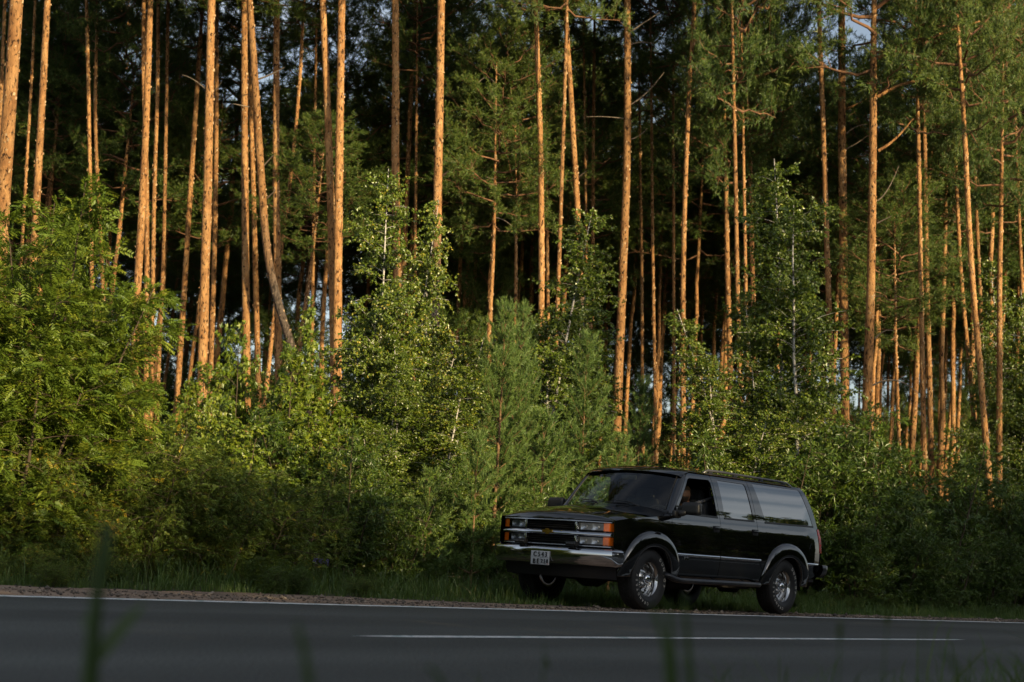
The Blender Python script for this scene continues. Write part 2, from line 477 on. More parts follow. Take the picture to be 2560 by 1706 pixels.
def pchip(xs, ys):
    xs = np.asarray(xs, float); ys = np.asarray(ys, float)
    h = np.diff(xs); d = np.diff(ys)/h
    m = np.zeros(len(xs)); m[0] = d[0]; m[-1] = d[-1]
    for i in range(1, len(xs)-1):
        if d[i-1]*d[i] > 0:
            w1 = 2*h[i]+h[i-1]; w2 = h[i]+2*h[i-1]
            m[i] = (w1+w2)/(w1/d[i-1]+w2/d[i])
    def f(x):
        x = np.clip(np.asarray(x, float), xs[0], xs[-1])
        i = np.clip(np.searchsorted(xs, x)-1, 0, len(xs)-2)
        t = (x-xs[i])/h[i]
        return ((1+2*t)*(1-t)**2*ys[i]+t*(1-t)**2*h[i]*m[i]+t*t*(3-2*t)*ys[i+1]+t*t*(t-1)*h[i]*m[i+1])
    return f
_S = pchip([.36, .44, .52, .62, .75, .90, 1.02, 1.12, 1.20, 1.25, 1.35, 1.50, 1.62, 1.74, 1.80, 1.83],
           [.86, .895, .918, .936, .945, .946, .941, .930, .914, .902, .888, .862, .835, .799, .765, .735])
def S(x, z):
    x = np.asarray(x, float)
    return _S(z)-0.055*np.clip((x-.35)/.5, 0, 1.2)**2-0.06*np.clip((-3.85-x)/.55, 0, 1.2)**2
zl = pchip([-.6, -.4, 0.0, .5, .85, .95], [1.215, 1.205, 1.175, 1.125, 1.068, 1.05])   # hood shut line
def xf(y):                      # plan curve of the front face
    return .945-.165*(np.abs(y)/.85)**2.2

def bm_obj(name, bm, mat, parent=CAR, smooth=True):
    me = bpy.data.meshes.new(name); bm.to_mesh(me); bm.free()
    for m in (mat if isinstance(mat, (list, tuple)) else [mat]): me.materials.append(m)
    if smooth:
        for p in me.polygons: p.use_smooth = True
    return obj(name, me, parent)

def sharp_obj(name, bm, mat, parent=CAR, ang=35):
    """smooth shading with sharp edges kept by angle"""
    for e in bm.edges:
        if len(e.link_faces) == 2 and e.calc_face_angle(0) > R(ang): e.smooth = False
    return bm_obj(name, bm, mat, parent)

def panel(name, outer, mat, side=1, holes=(), off=0.0, th=0.014, parent=CAR, dx=.07, dz=.035, yfun=None):
    loops = [[Vector((x, 0, z)) for x, z in outer]]+[[Vector((x, 0, z)) for x, z in h] for h in holes]
    tris = tessellate_polygon(loops)
    flat = [v for l in loops for v in l]
    bm = bmesh.new()
    vs = [bm.verts.new(v) for v in flat]
    for t in tris:
        try: bm.faces.new([vs[i] for i in t])
        except ValueError: pass
    bmesh.ops.remove_doubles(bm, verts=bm.verts, dist=1e-5)
    x0, x1 = min(v.x for v in flat), max(v.x for v in flat); z0, z1 = min(v.z for v in flat), max(v.z for v in flat)
    for no, a, b, st in (((1, 0, 0), x0, x1, dx), ((0, 0, 1), z0, z1, dz)):
        for c in np.arange(a+st, b-1e-4, st):
            bmesh.ops.bisect_plane(bm, geom=bm.verts[:]+bm.edges[:]+bm.faces[:], plane_co=[no[0]*c, 0, no[2]*c], plane_no=no, dist=1e-5)
    yf = yfun or S
    for v in bm.verts: v.co.y = side*(float(yf(v.co.x, v.co.z))+off)
    bm.normal_update()
    sy = sum(f.normal.y*f.calc_area() for f in bm.faces)
    if sy*side < 0: bmesh.ops.reverse_faces(bm, faces=bm.faces[:])
    bnd = [e for e in bm.edges if len(e.link_faces) == 1]
    segs = [(e.verts[0].co.copy(), e.verts[1].co.copy(), e.link_faces[0].calc_center_median()) for e in bnd]
    for f in bm.faces: f.smooth = True
    for a, b, c in segs:
        q = [a, b, b-Vector((0, side*th, 0)), a-Vector((0, side*th, 0))]
        f = bm.faces.new([bm.verts.new(p) for p in q]); f.smooth = False
        f.normal_update()
        if f.normal.dot((a+b)/2-c) < 0: bmesh.ops.reverse_faces(bm, faces=[f])
    me = bpy.data.meshes.new(name); bm.to_mesh(me); bm.free(); me.materials.append(mat)
    return obj(name, me, parent)

def grid(name, P, mat, parent=CAR, closed=False, flip=False):
    P = np.asarray(P, float); m, n = P.shape[:2]
    i = np.arange(m-1)[:, None]*n; j = np.arange(n if closed else n-1)[None]; j2 = (j+1) % n
    Q = np.stack([i+j, i+j2, i+n+j2, i+n+j], -1).reshape(-1, 4)
    if flip: Q = Q[:, ::-1]
    return obj(name, np_mesh(name, P.reshape(-1, 3), [Q], mat, True), parent)

def bevbox(name, c, s, mat, bev=0.01, parent=CAR, seg=2, rot=None, taper=None):
    bm = bmesh.new(); bmesh.ops.create_cube(bm, size=1)
    for v in bm.verts:
        v.co = Vector((v.co.x*s[0], v.co.y*s[1], v.co.z*s[2]))
        if taper and v.co.z > 0: v.co.x *= taper[0]; v.co.y *= taper[1]
    if bev: bmesh.ops.bevel(bm, geom=bm.edges[:], offset=bev, segments=seg, affect='EDGES', profile=0.6)
    if rot: bmesh.ops.rotate(bm, verts=bm.verts, matrix=Matrix.Rotation(rot[1], 3, rot[0]))
    bmesh.ops.translate(bm, verts=bm.verts, vec=c)
    return sharp_obj(name, bm, mat, parent, 40)

def ctube(name, P, r, mat, parent=CAR, n=10):
    b = MB(); P = np.asarray(P, float); rr = np.broadcast_to(np.asarray(r, float), (len(P),)).copy()
    P = np.concatenate([P[:1]+1e-4*(P[0]-P[1]), P, P[-1:]+1e-4*(P[-1]-P[-2])]); rr = np.concatenate([[1e-4], rr, [1e-4]])
    b.tube(P, rr, n); return obj(name, b.mesh(name, mat, True), parent)

def lathe_bm(prof, n=64, ax='y'):
    bm = bmesh.new(); rings = []
    for r, y in prof:
        rings.append([bm.verts.new((r*math.cos(2*math.pi*k/n), y, r*math.sin(2*math.pi*k/n))) for k in range(n)])
    for a, b in zip(rings, rings[1:]):
        for k in range(n): bm.faces.new((a[k], a[(k+1) % n], b[(k+1) % n], b[k]))
    return bm

# ---- glyphs (all text on the car is built as thin raised shapes)
GLYPH = {}
def make_glyphs(chars):
    tmp = []
    for ch in chars:
        cu = bpy.data.curves.new('glyph', 'FONT'); cu.body = ch; cu.size = 1.0; cu.extrude = 0.01; cu.align_x = 'CENTER'; cu.resolution_u = 3
        o = bpy.data.objects.new('glyph', cu); COL.objects.link(o); tmp.append((ch, o, cu))
    dg = bpy.context.evaluated_depsgraph_get()
    for ch, o, cu in tmp:
        me = bpy.data.meshes.new_from_object(o.evaluated_get(dg))
        V = np.array([v.co[:] for v in me.vertices]) if len(me.vertices) else np.zeros((0, 3))
        F = [list(p.vertices) for p in me.polygons]
        GLYPH[ch] = (V, F, V[:, 0].max()-V[:, 0].min() if len(V) else 0.3)
        bpy.data.meshes.remove(me)
    for ch, o, cu in tmp:
        bpy.data.objects.remove(o); bpy.data.curves.remove(cu)
make_glyphs('DUNLOPGRATEKC5432B01VR')

def text_mesh(name, items, mat, parent):
    """items: (char, 4x4 matrix)"""
    V = []; F = []; n = 0
    for ch, M in items:
        v, f, w = GLYPH[ch]
        for c in v: V.append(M @ Vector(c))
        F += [[i+n for i in q] for q in f]; n += len(v)
    me = bpy.data.meshes.new(name); me.from_pydata([v[:] for v in V], [], F); me.materials.append(mat); me.update()
    return obj(name, me, parent)

# ---- side panels
def arc(cx, r, a0, a1, n=22, cz=.39):
    return [(cx+r*math.cos(R(a)), cz+r*math.sin(R(a))) for a in np.linspace(a0, a1, n)]
G = .004
X_D1, X_AB, X_BC = -.405, -1.575, -2.53         # shut lines
FA, RA, AR = 0.02, -3.34, .455                  # wheel arch centres, radius
W1 = [(-.535, 1.272), (-1.515, 1.262), (-1.44, 1.70), (-1.405, 1.735), (-.93, 1.725), (-.885, 1.705)]
W2 = [(-1.70, 1.258), (-2.455, 1.262), (-2.335, 1.72), (-2.30, 1.745), (-1.66, 1.748), (-1.625, 1.735)]
W3 = [(-2.765, 1.262), (-4.125, 1.275), (-4.10, 1.33), (-3.855, 1.745), (-3.83, 1.768), (-2.56, 1.768), (-2.545, 1.76)]
for sd_ in (1, -1):
    hood_edge = [(x, float(zl(x))-.005) for x in np.linspace(.80, X_D1+G, 14)]
    panel('front_fender', [(.80, .74)]+hood_edge+[(X_D1+G, .50), (-.43, .47)]+arc(FA, AR, 172, 12)[0:]+[(.53, .55), (.60, .60)], M_PAINT, sd_)
    d = panel('front_door', [(X_D1-G, .475), (X_D1-G, float(zl(X_D1))), (-.45, 1.245), (-.86, 1.742), (-.91, 1.778), (-.98, 1.793), (-1.46, 1.799), (X_AB+.105, 1.78), (X_AB+G, 1.25), (X_AB+G, .47)],
              M_PAINT, sd_, holes=[W1])
    hx = -1.46
    bevbox('handle_recess', (hx, sd_*(float(S(hx, 1.09))), 1.09), (.15, .012, .085), M_TRIM, .012, d)
    h = bevbox('door_handle', (hx, sd_*(float(S(hx, 1.10))+.014), 1.103), (.125, .022, .030), M_PAINT, .009, d)
    panel('window_seal', [(x, z) for x, z in [(-.525, 1.272), (-1.525, 1.262), (-1.525, 1.236), (-.525, 1.246)]], M_TRIM, sd_, off=.006, parent=d, th=.01)
    if sd_ == -1:
        panel('door_glass', W1, M_GLASS, sd_, off=-.016, parent=d, th=.004)
    d2 = panel('rear_door', [(X_AB-G, .47), (X_AB-G, 1.25), (X_AB+.098, 1.782), (-1.49, 1.800), (X_BC+.155, 1.802), (X_BC+.13, 1.782), (X_BC+G, 1.25), (X_BC+G, .80), (-2.60, .68), (-2.76, .50), (-2.78, .468)],
               M_PAINT, sd_, holes=[W2])
    hx = -2.455
    bevbox('handle_recess', (hx, sd_*(float(S(hx, 1.095))), 1.095), (.15, .012, .085), M_TRIM, .012, d2)
    bevbox('door_handle', (hx, sd_*(float(S(hx, 1.10))+.014), 1.108), (.125, .022, .030), M_PAINT, .009, d2)
    panel('door_glass', W2, M_DARKGLASS, sd_, off=-.007, parent=d2, th=.004)
    panel('window_seal', [(-1.69, 1.258), (-2.465, 1.262), (-2.465, 1.240), (-1.69, 1.236)], M_TRIM, sd_, off=.006, parent=d2, th=.01)
    rear_edge = [(-4.335, .70), (-4.36, .90), (-4.345, 1.10), (-4.30, 1.26), (-4.19, 1.46), (-4.04, 1.68), (-3.97, 1.76), (-3.93, 1.805)]
    q = panel('quarter_panel', [(-2.785, .468), (-2.77, .50), (-2.61, .68), (X_BC-G, .80), (X_BC-G, 1.25), (X_BC+.122, 1.782), (X_BC+.147, 1.803)]+rear_edge[::-1]+[(-4.28, .58), (-4.12, .525), (-3.86, .495)]+arc(RA, AR, 14, 166)[::1][::-1][::-1],
              M_PAINT, sd_, holes=[W3]) if False else None
    q = panel('quarter_panel', [(X_BC+.147, 1.803), (X_BC+.122, 1.782), (X_BC-G, 1.25), (X_BC-G, .80), (-2.61, .68), (-2.77, .50), (-2.785, .468)]+arc(RA, AR, 10, 170)+[(-3.86, .495), (-4.12, .525), (-4.28, .58)]+rear_edge,
              M_PAINT, sd_, holes=[W3])
    panel('quarter_glass', W3, M_DARKGLASS, sd_, off=-.004, parent=q, th=.004)
    panel('window_seal', [(-2.75, 1.262), (-4.14, 1.275), (-4.14, 1.252), (-2.75, 1.238)], M_TRIM, sd_, off=.006, parent=q, th=.01)
    # fuel door ring on the driver's side
    if sd_ == 1:
        ring = [(-4.06+.085*math.cos(a), .94+.085*math.sin(a)) for a in np.linspace(0, 2*math.pi, 24, endpoint=False)]
        inner = [(-4.06+.078*math.cos(a), .94+.078*math.sin(a)) for a in np.linspace(0, 2*math.pi, 24, endpoint=False)]
        panel('fuel_door', ring, M_PAINT, 1, off=.006, parent=q, th=.008, dx=.03)
    # chrome moulding, in pieces, each on the panel it is fixed to
    for x0, x1, par in ((-.47, -1.565, d), (-1.585, -2.62, d2), (-3.84, -4.30, q)):
        n = 14; xs = np.linspace(x0, x1, n)
        prof = [(0.0, .742), (.012, .738), (.016, .728), (.016, .715), (.010, .706), (0, .702)]
        P = [[(x, sd_*(float(S(x, z))+o*(1 if 0 < i < n-1 else .2)), z) for o, z in prof] for i, x in enumerate(xs)]
        grid('chrome_moulding', P, M_CHROME, par, flip=(sd_ == 1))
    # flares round the wheel arches
    for cx, par_n in ((FA, 'front'), (RA, 'rear')):
        rows = []
        for a in np.linspace(-8, 188, 40):
            ca, sa = math.cos(R(a)), math.sin(R(a))
            fade = min(1, max(0.25, (math.sin(R(a))+.35)/.6))
            sect = []
            for rr, o in ((.640, -.004), (.632, .016*fade), (.615, .034*fade), (.585, .046*fade), (.530, .052*fade), (.470, .053*fade), (.436, .050*fade), (.426, .036*fade), (.424, -.05)):
                flat = 1.0-.06*max(0, sa)**4
                x = cx+rr*ca*1.02; z = .39+rr*sa*flat
                if z < .40: z = .40
                sect.append((x, sd_*(float(S(min(max(x, -4.2), .7), max(z, .46)))+o), z))
            rows.append(sect)
        grid('wheel_arch_flare', rows, M_PAINT, CAR, flip=(sd_ == -1))
    # taillight at the rear corner
    tl = [(-4.27, 1.235), (-4.335, .895), (-4.40, .895), (-4.39, 1.10), (-4.345, 1.235)]
    panel('taillight', tl, M_RED, sd_, off=.006, th=.06, dx=.02)
    # rocker sill and step tube
    P = [[(x, sd_*y, z) for y, z in ((.905, .475), (.90, .43), (.86, .415), (.80, .42))] for x in np.linspace(-.44, -2.86, 16)]
    grid('rocker_sill', P, M_PAINT, CAR, flip=(sd_ == 1))
    st = [(-.30, sd_*.90, .47), (-.34, sd_*.955, .445), (-.42, sd_*.985, .41), (-.55, sd_*.995, .395)]+[(x, sd_*1.0, .393) for x in np.linspace(-.8, -2.42, 8)]+[(-2.50, sd_*.995, .392), (-2.56, sd_*.965, .392), (-2.60, sd_*.88, .40)]
    step = ctube('step_bar', st, .036, M_SATIN)
    for bx in (-.75, -1.55, -2.30): ctube('bracket', [(bx, sd_*.995, .39), (bx, sd_*.80, .42)], .016, M_SATIN, step, 6)
    # roof rail
    P = [(-1.43, sd_*.685, 1.822), (-1.56, sd_*.685, 1.872)]+[(x, sd_*.685, 1.876-.004*k) for k, x in enumerate(np.linspace(-1.9, -3.4, 4))]+[(-3.66, sd_*.685, 1.856), (-3.82, sd_*.685, 1.805)]
    rail = ctube('roof_rail', P, .017, M_RAIL, n=8)
    for bx in (-1.62, -2.25, -2.95, -3.58): bevbox('rail_foot', (bx, sd_*.685, 1.838), (.09, .03, .045), M_TRIM, .006, rail)
    # mirror
    mr = bevbox('side_mirror', (-.60, sd_*1.085, 1.315), (.115, .285, .165), M_TRIM, .05, seg=4, taper=(.85, .93))
    ctube('mirror_arm', [(-.53, sd_*.91, 1.245), (-.56, sd_*.98, 1.25), (-.59, sd_*1.05, 1.28)], [.05, .042, .03], M_TRIM, mr)
    bevbox('mirror_base', (-.52, sd_*.915, 1.235), (.16, .06, .10), M_TRIM, .03, mr, 3)
    bevbox('mirror_glass', (-.659, sd_*1.085, 1.317), (.004, .235, .125), M_CHROME, .0015, mr)

# ---- hood: sections across the car
rows = []
xs_h = list(np.linspace(-.40, .78, 18))+[.82, .86, .90, .925, .94, .945]
for x in xs_h:
    row = []
    for t in np.linspace(-1, 1, 41):
        s = abs(t)
        yw = float(S(min(x, .8), 1.10))-.008
        # lateral position and height above the shut line
        y = yw*(1-(1-s)**1.0)
        hgt = (1-s**7)*(.042)+(1-s*s)*(.055+.035*max(0, min(1, (.8-x)/1.2)))
        xx = x
        dropx = x-.80
        # the plan curve of the nose: pull corners back
        if x > .3:
            k = ((x-.3)/.645)
            xx = x-.165*k*k*(s**2.2)
        z = float(zl(min(x, .86)))+hgt
        if x > .82:
            r_ = (x-.82)/.125
            z -= (hgt+.0)*(1-math.sqrt(max(0, 1-r_*r_)))*.98
        # leading cowl edge is curved too
        if x < 0: xx = x+(.14*(1-s*s))*max(0, min(1, -x/.4))
        row.append((xx, y*(1 if t > 0 else -1), z))
    rows.append(row)
grid('hood', rows, M_PAINT, CAR)
# slim shut-line shadow strip under the hood edge
# ---- windshield, cowl, roof
def wsl(t, s):     # t 0 bottom..1 top, s -1..1
    yb, yt = .80, .705
    xb = -.24-.19*s*s; xt = -.735-.085*s*s
    zb = 1.300-.035*s*s; zt = 1.795-.040*s*s
    x = xb+(xt-xb)*t; z = zb+(zt-zb)*t+.02*math.sin(math.pi*t); y = s*(yb+(yt-yb)*t)
    return (x, y, z)
grid('windshield', [[wsl(t, s) for s in np.linspace(-1, 1, 21)] for t in np.linspace(0, 1, 9)], M_GLASS, CAR)
# cowl panel between hood and glass
grid('cowl', [[(wsl(0, s)[0]+dx, wsl(0, s)[1]*1.06, wsl(0, s)[2]-dz) for s in np.linspace(-1, 1, 17)] for dx, dz in ((-.02, -.012), (.05, .022), (.10, .06))], M_TRIM, CAR)
for sg in (1, -1):
    # A pillar: skin from the glass edge to the door frame
    rows = []
    for t in np.linspace(-.04, 1.03, 14):
        a = np.array(wsl(t, sg*1.0)); zz = a[2]
        xd = -.45+(-.86+.45)*((zz-1.245)/(1.742-1.245)); xd = min(-.43, max(-.90, xd))
        b = np.array([xd+.004, sg*float(S(xd, zz)), zz-.006])
        m = (a+b)/2+np.array([.012, sg*.020, .004])
        rows.append([a, a*.7+m*.3+np.array([0, sg*.006, .004]), m, b*.6+m*.4+np.array([0, sg*.004, 0]), b, b-np.array([0, sg*.05, 0])])
    grid('windshield_pillar', rows, M_PAINT, CAR, flip=(sg == -1))
    # black seal beside the glass
    ctube('windshield_seal', [np.array(wsl(t, sg*.995))+np.array([.004, 0, .003]) for t in np.linspace(0, 1, 8)], .008, M_TRIM, CAR, 6)
roof_x = [-.70, -.745, -.80, -.88, -1.0, -1.3, -1.8, -2.4, -3.0, -3.5, -3.75, -3.90, -3.97, -4.0]
rows = []
for x in roof_x:
    row = []
    for s in np.linspace(-1, 1, 33):
        a = abs(s)
        y = .775*(a if a < .9 else .9+.1*math.sin((a-.9)/.1*math.pi/2))
        zc = 1.876 if x < -1.0 else 1.876-.082*((x+1.0)/.30)**2
        if x < -3.4: zc = 1.876-.05*((-3.4-x)/.6)**2
        z = zc-.052*a**2.5-(.018*max(0, (a-.86)/.14)**2)
        xx = x
        if x > -1.0: xx = x-.085*a*a*(x+1.0)/.30
        row.append((xx, y*(1 if s > 0 else -1), z))
    rows.append(row)
grid('roof', rows, M_PAINT, CAR, flip=True)
# rear: gate with window
def rear_pt(z, s):
    xz = pchip([.50, .70, .90, 1.10, 1.26, 1.46, 1.68, 1.80, 1.83], [-4.28, -4.335, -4.36, -4.345, -4.30, -4.19, -4.04, -3.97, -3.93])
    w = float(S(-4.3, z))
    return (float(xz(z))-.07*(1-s*s), s*w, z)
grid('tailgate', [[rear_pt(z, s) for s in np.linspace(-1, 1, 15)] for z in np.linspace(.52, 1.25, 10)], M_PAINT, CAR)
grid('rear_window', [[rear_pt(z, s) for s in np.linspace(-1, 1, 15)] for z in np.linspace(1.25, 1.81, 9)], M_DARKGLASS, CAR)

# ---- front face: chrome bars, slats, lamps
def bar(name, z0, z1, dx, ymax, mat, parent=CAR, depth=.05, n=31, bulge=.012, y0=None):
    ys = np.linspace(-ymax if y0 is None else y0, ymax, n)
    rows = []
    for y in ys:
        x = float(xf(y))+dx; zm = (z0+z1)/2
        sag = 0.0
        hh = z1-z0
        rows.append([(x-depth, y, z1), (x-.35*hh-.006, y, z1), (x-.10*hh, y, z1-hh*.22), (x+bulge*.7, y, z1-hh*.55), (x+bulge, y, z0+hh*.28), (x+bulge*.5, y, z0+hh*.08), (x-.008, y, z0), (x-depth, y, z0)])
    return grid(name, rows, mat, parent)
gr = bar('grille_surround', 1.038, 1.066, .004, .845, M_CHROME)
gm = bar('grille_bar', .868, .935, .010, .845, M_CHROME, bulge=.02)
bar('grille_sill', .738, .764, .004, .845, M_CHROME)
for sg in (1, -1):
    y0, y1 = (.375, .41) if sg == 1 else (-.41, -.375)
    for z0, z1 in ((.935, 1.038), (.764, .868)):
        bevbox('grille_upright', (float(xf(.39))-.03, (y0+y1)/2, (z0+z1)/2), (.07, .028, z1-z0), M_CHROME, .006)
for zz in (.958, .983, 1.008, .786, .812, .838):
    bar('grille_slat', zz-.0035, zz+.0035, -.045, .372, M_CHROME if False else M_TRIM, depth=.05, n=13, bulge=.004)
for zz in (.958, .983, 1.008, .786, .812, .838):
    bar('slat_edge', zz+.004, zz+.007, -.043, .372, M_RAIL, depth=.004, n=13, bulge=.002)
grid('grille_backing', [[(float(xf(y))-.115, y, z) for y in np.linspace(-.845, .845, 15)] for z in (.735, 1.066)], M_TRIM, CAR)
# bow-tie shaped emblem
bt = [(-.085, .018), (-.030, .018), (-.024, .034), (.024, .034), (.030, .018), (.085, .018), (.072, -.018), (.030, -.018), (.024, -.034), (-.024, -.034), (-.030, -.018), (-.072, -.018)]
bm = bmesh.new()
f = bm.faces.new([bm.verts.new((float(xf(0))+.030, -y, .902+z)) for y, z in bt])
ex = bmesh.ops.extrude_face_region(bm, geom=[f]); bmesh.ops.translate(bm, verts=[v for v in ex['geom'] if isinstance(v, bmesh.types.BMVert)], vec=(.014, 0, 0))
bmesh.ops.recalc_face_normals(bm, faces=bm.faces)
bm_obj('emblem', bm, M_GOLD, gm, False)
for sg in (1, -1):
    for z0, z1 in ((.940, 1.034), (.768, .862)):
        # chrome reflector bowl pair with clear lens in front, dark housing
        yc0, yc1 = .42, .735
        def fx(y): return float(xf(y))
        hl = grid('headlight', [[(fx(y)-.055-.03*math.sin(math.pi*u)*abs(math.sin(2*math.pi*(y-yc0)/(yc1-yc0)))*1.2, sg*y, z0+(z1-z0)*u) for y in np.linspace(yc0, yc1, 25)] for u in np.linspace(0, 1, 9)], M_REFL, CAR, flip=(sg == -1))
        grid('lens', [[(fx(y)-.012, sg*y, z0+(z1-z0)*u) for y in np.linspace(yc0-.005, yc1, 9)] for u in (0, .5, 1)], M_LENS, hl, flip=(sg == -1))
        for yb in (yc0+.08, yc1-.08):
            bmx = bmesh.new(); bmesh.ops.create_uvsphere(bmx, u_segments=10, v_segments=6, radius=.016); bmesh.ops.translate(bmx, verts=bmx.verts, vec=(fx(yb)-.052, sg*yb, (z0+z1)/2)); bm_obj('bulb', bmx, M_PLATE, hl)
        # housing frame
        for za, zb in ((z0-.004, z0+.006), (z1-.006, z1+.004)):
            grid('lamp_bezel', [[(fx(y)-o, sg*y, z) for y in np.linspace(yc0-.01, yc1+.005, 8)] for o, z in ((.10, za), (.008, za), (.008, zb), (.10, zb))], M_TRIM, hl, flip=(sg == -1))
        # amber corner lamp, wraps round the corner
        pts = [(fx(.742)-.004, .742), (fx(.80)-.002, .80), (fx(.835)-.006, .838), (fx(.835)-.03, .862), (.70, .876)]
        al = grid('turn_signal', [[(x, sg*y, z) for x, y in pts] for z in np.linspace(z0-.002, z1+.002, 4)], M_AMBER, CAR, flip=(sg == -1))
    # lip joining the chrome bars round the corner
    for z0, z1, mname in ((1.038, 1.066, 'chrome_corner'), (.872, .930, 'chrome_corner'), (.738, .764, 'chrome_corner')):
        pts = [(float(xf(.84))+.004, .842), (float(xf(.84))-.02, .868), (.715, .882)]
        grid(mname, [[(x, sg*y, z) for x, y in pts] for z in (z0, z1)], M_CHROME, CAR, flip=(sg == -1))
# ---- bumpers
def bumper(name, path, prof, mat):
    path = np.asarray(path, float); T = np.gradient(path, axis=0); T /= np.linalg.norm(T, axis=1, keepdims=True)
    N = np.stack([T[:, 1], -T[:, 0]], -1)
    rows = [[(p[0]+n[0]*o, p[1]+n[1]*o, z) for o, z in prof] for p, n in zip(path, N)]
    return rows
ys = np.linspace(-.95, .95, 41)
fp = [(1.0-.19*(abs(y)/.95)**2.4, y) for y in ys]
fp = [(.70, -.972), (.735, -.974), (.775, -.970)]+fp+[(.775, .970), (.735, .974), (.70, .972)]
prof = [(-.16, .724), (-.045, .722), (-.022, .716), (-.006, .706), (.006, .693), (.013, .675), (.014, .650), (.013, .600), (.004, .555), (-.018, .520), (-.05, .505), (-.14, .498)]
fb = grid('front_bumper', bumper('b', fp, prof, None), M_CHROME, CAR)
for sg in (1, -1):
    for zz in (.688, .676, .664, .652, .640):
        pts = [(x, y) for x, y in fp if (y*sg > .86)]
        pts = pts if sg == 1 else pts[::-1]
        rows = bumper('c', pts if sg == 1 else pts[::-1], [(.010, zz+.004), (.019, zz+.004), (.019, zz-.004), (.010, zz-.004)], None)
        grid('bumper_pad_rib', rows, M_TRIM, fb)
grid('air_dam', [[(1.0-.21*(abs(y)/.95)**2.4-.10-.05*k, y*.93, z) for y in np.linspace(-.93, .93, 15)] for k, z in ((0, .51), (0.6, .42), (1, .355))], M_TRIM, CAR)
for sg in (1, -1):
    fl = bevbox('fog_lamp', (.985, sg*.40, .765), (.07, .165, .062), M_TRIM, .012)
    bevbox('lamp_foot', (.965, sg*.40, .727), (.05, .05, .03), M_TRIM, .005, fl)
    for k in range(6): bevbox('lamp_cell', (1.021, sg*.40+(k-2.5)*.024, .765), (.004, .016, .02), M_RAIL, 0, fl)
pl = bevbox('number_plate', (1.022, -.055, .568), (.008, .29, .170), M_PLATE, .0035)
def plate_m(y, z, s, sx=1.0):
    # glyph x -> -y (seen from the front), glyph y -> z, glyph z -> +x
    M = Matrix(((0, 0, 1, 1.0275), (s*sx, 0, 0, y), (0, s, 0, z), (0, 0, 0, 1)))
    return M
items = []
for ch, y, z, s, sx in (('C', -.132, .582, .088, .82), ('5', -.066, .582, .088, .82), ('4', -.012, .582, .088, .82), ('3', .040, .582, .088, .82),
                        ('B', -.140, .495, .088, .82), ('E', -.080, .495, .088, .82),
                        ('2', -.020, .508, .066, .78), ('5', .022, .508, .066, .78), ('0', .064, .508, .066, .78)):
    items.append((ch, plate_m(y, z, s, sx)))
for it in items: text_mesh('plate_character', [it], M_PLATETXT, pl)
for c, s in (((1.0268, -.047, .530), (.001, .0025, .080)), ((1.0268, .020, .571), (.001, .135, .0025))): bevbox('plate_rule', c, s, M_PLATETXT, 0, pl)
bevbox('plate_flag', (1.0268, .068, .4955), (.001, .028, .007), M_RED, 0, pl)
bevbox('plate_code', (1.0268, .028, .4955), (.001, .030, .006), M_PLATETXT, 0, pl)
rp = [(-4.57+.12*(abs(y)/.95)**2.4, y) for y in ys][::-1]
rp = [(-4.30, .975), (-4.40, .975), (-4.455, .968)]+rp+[(-4.455, -.968), (-4.40, -.975), (-4.30, -.975)]
rb = grid('rear_bumper', bumper('b', rp, [(-.1, .728), (-.01, .726), (.006, .712), (.008, .66), (-.01, .60), (-.05, .555), (-.12, .54)], None), M_SATIN, CAR)
for zz in (.712, .698, .684):
    grid('bumper_pad_rib', bumper('c', rp[3:10], [(.004, zz+.004), (.014, zz+.004), (.014, zz-.004), (.004, zz-.004)], None), M_TRIM, rb)
# model numerals on the moulding
items = []
for k, ch in enumerate('1500'):
    x = -.63-.052*k
    items.append((ch, Matrix(((-.055, 0, 0, x), (0, 0, 1, float(S(x, .69))+.010), (0, .055, 0, .660), (0, 0, 0, 1)))))
for it in items: text_mesh('side_numeral', [it], M_CHROME, CAR)

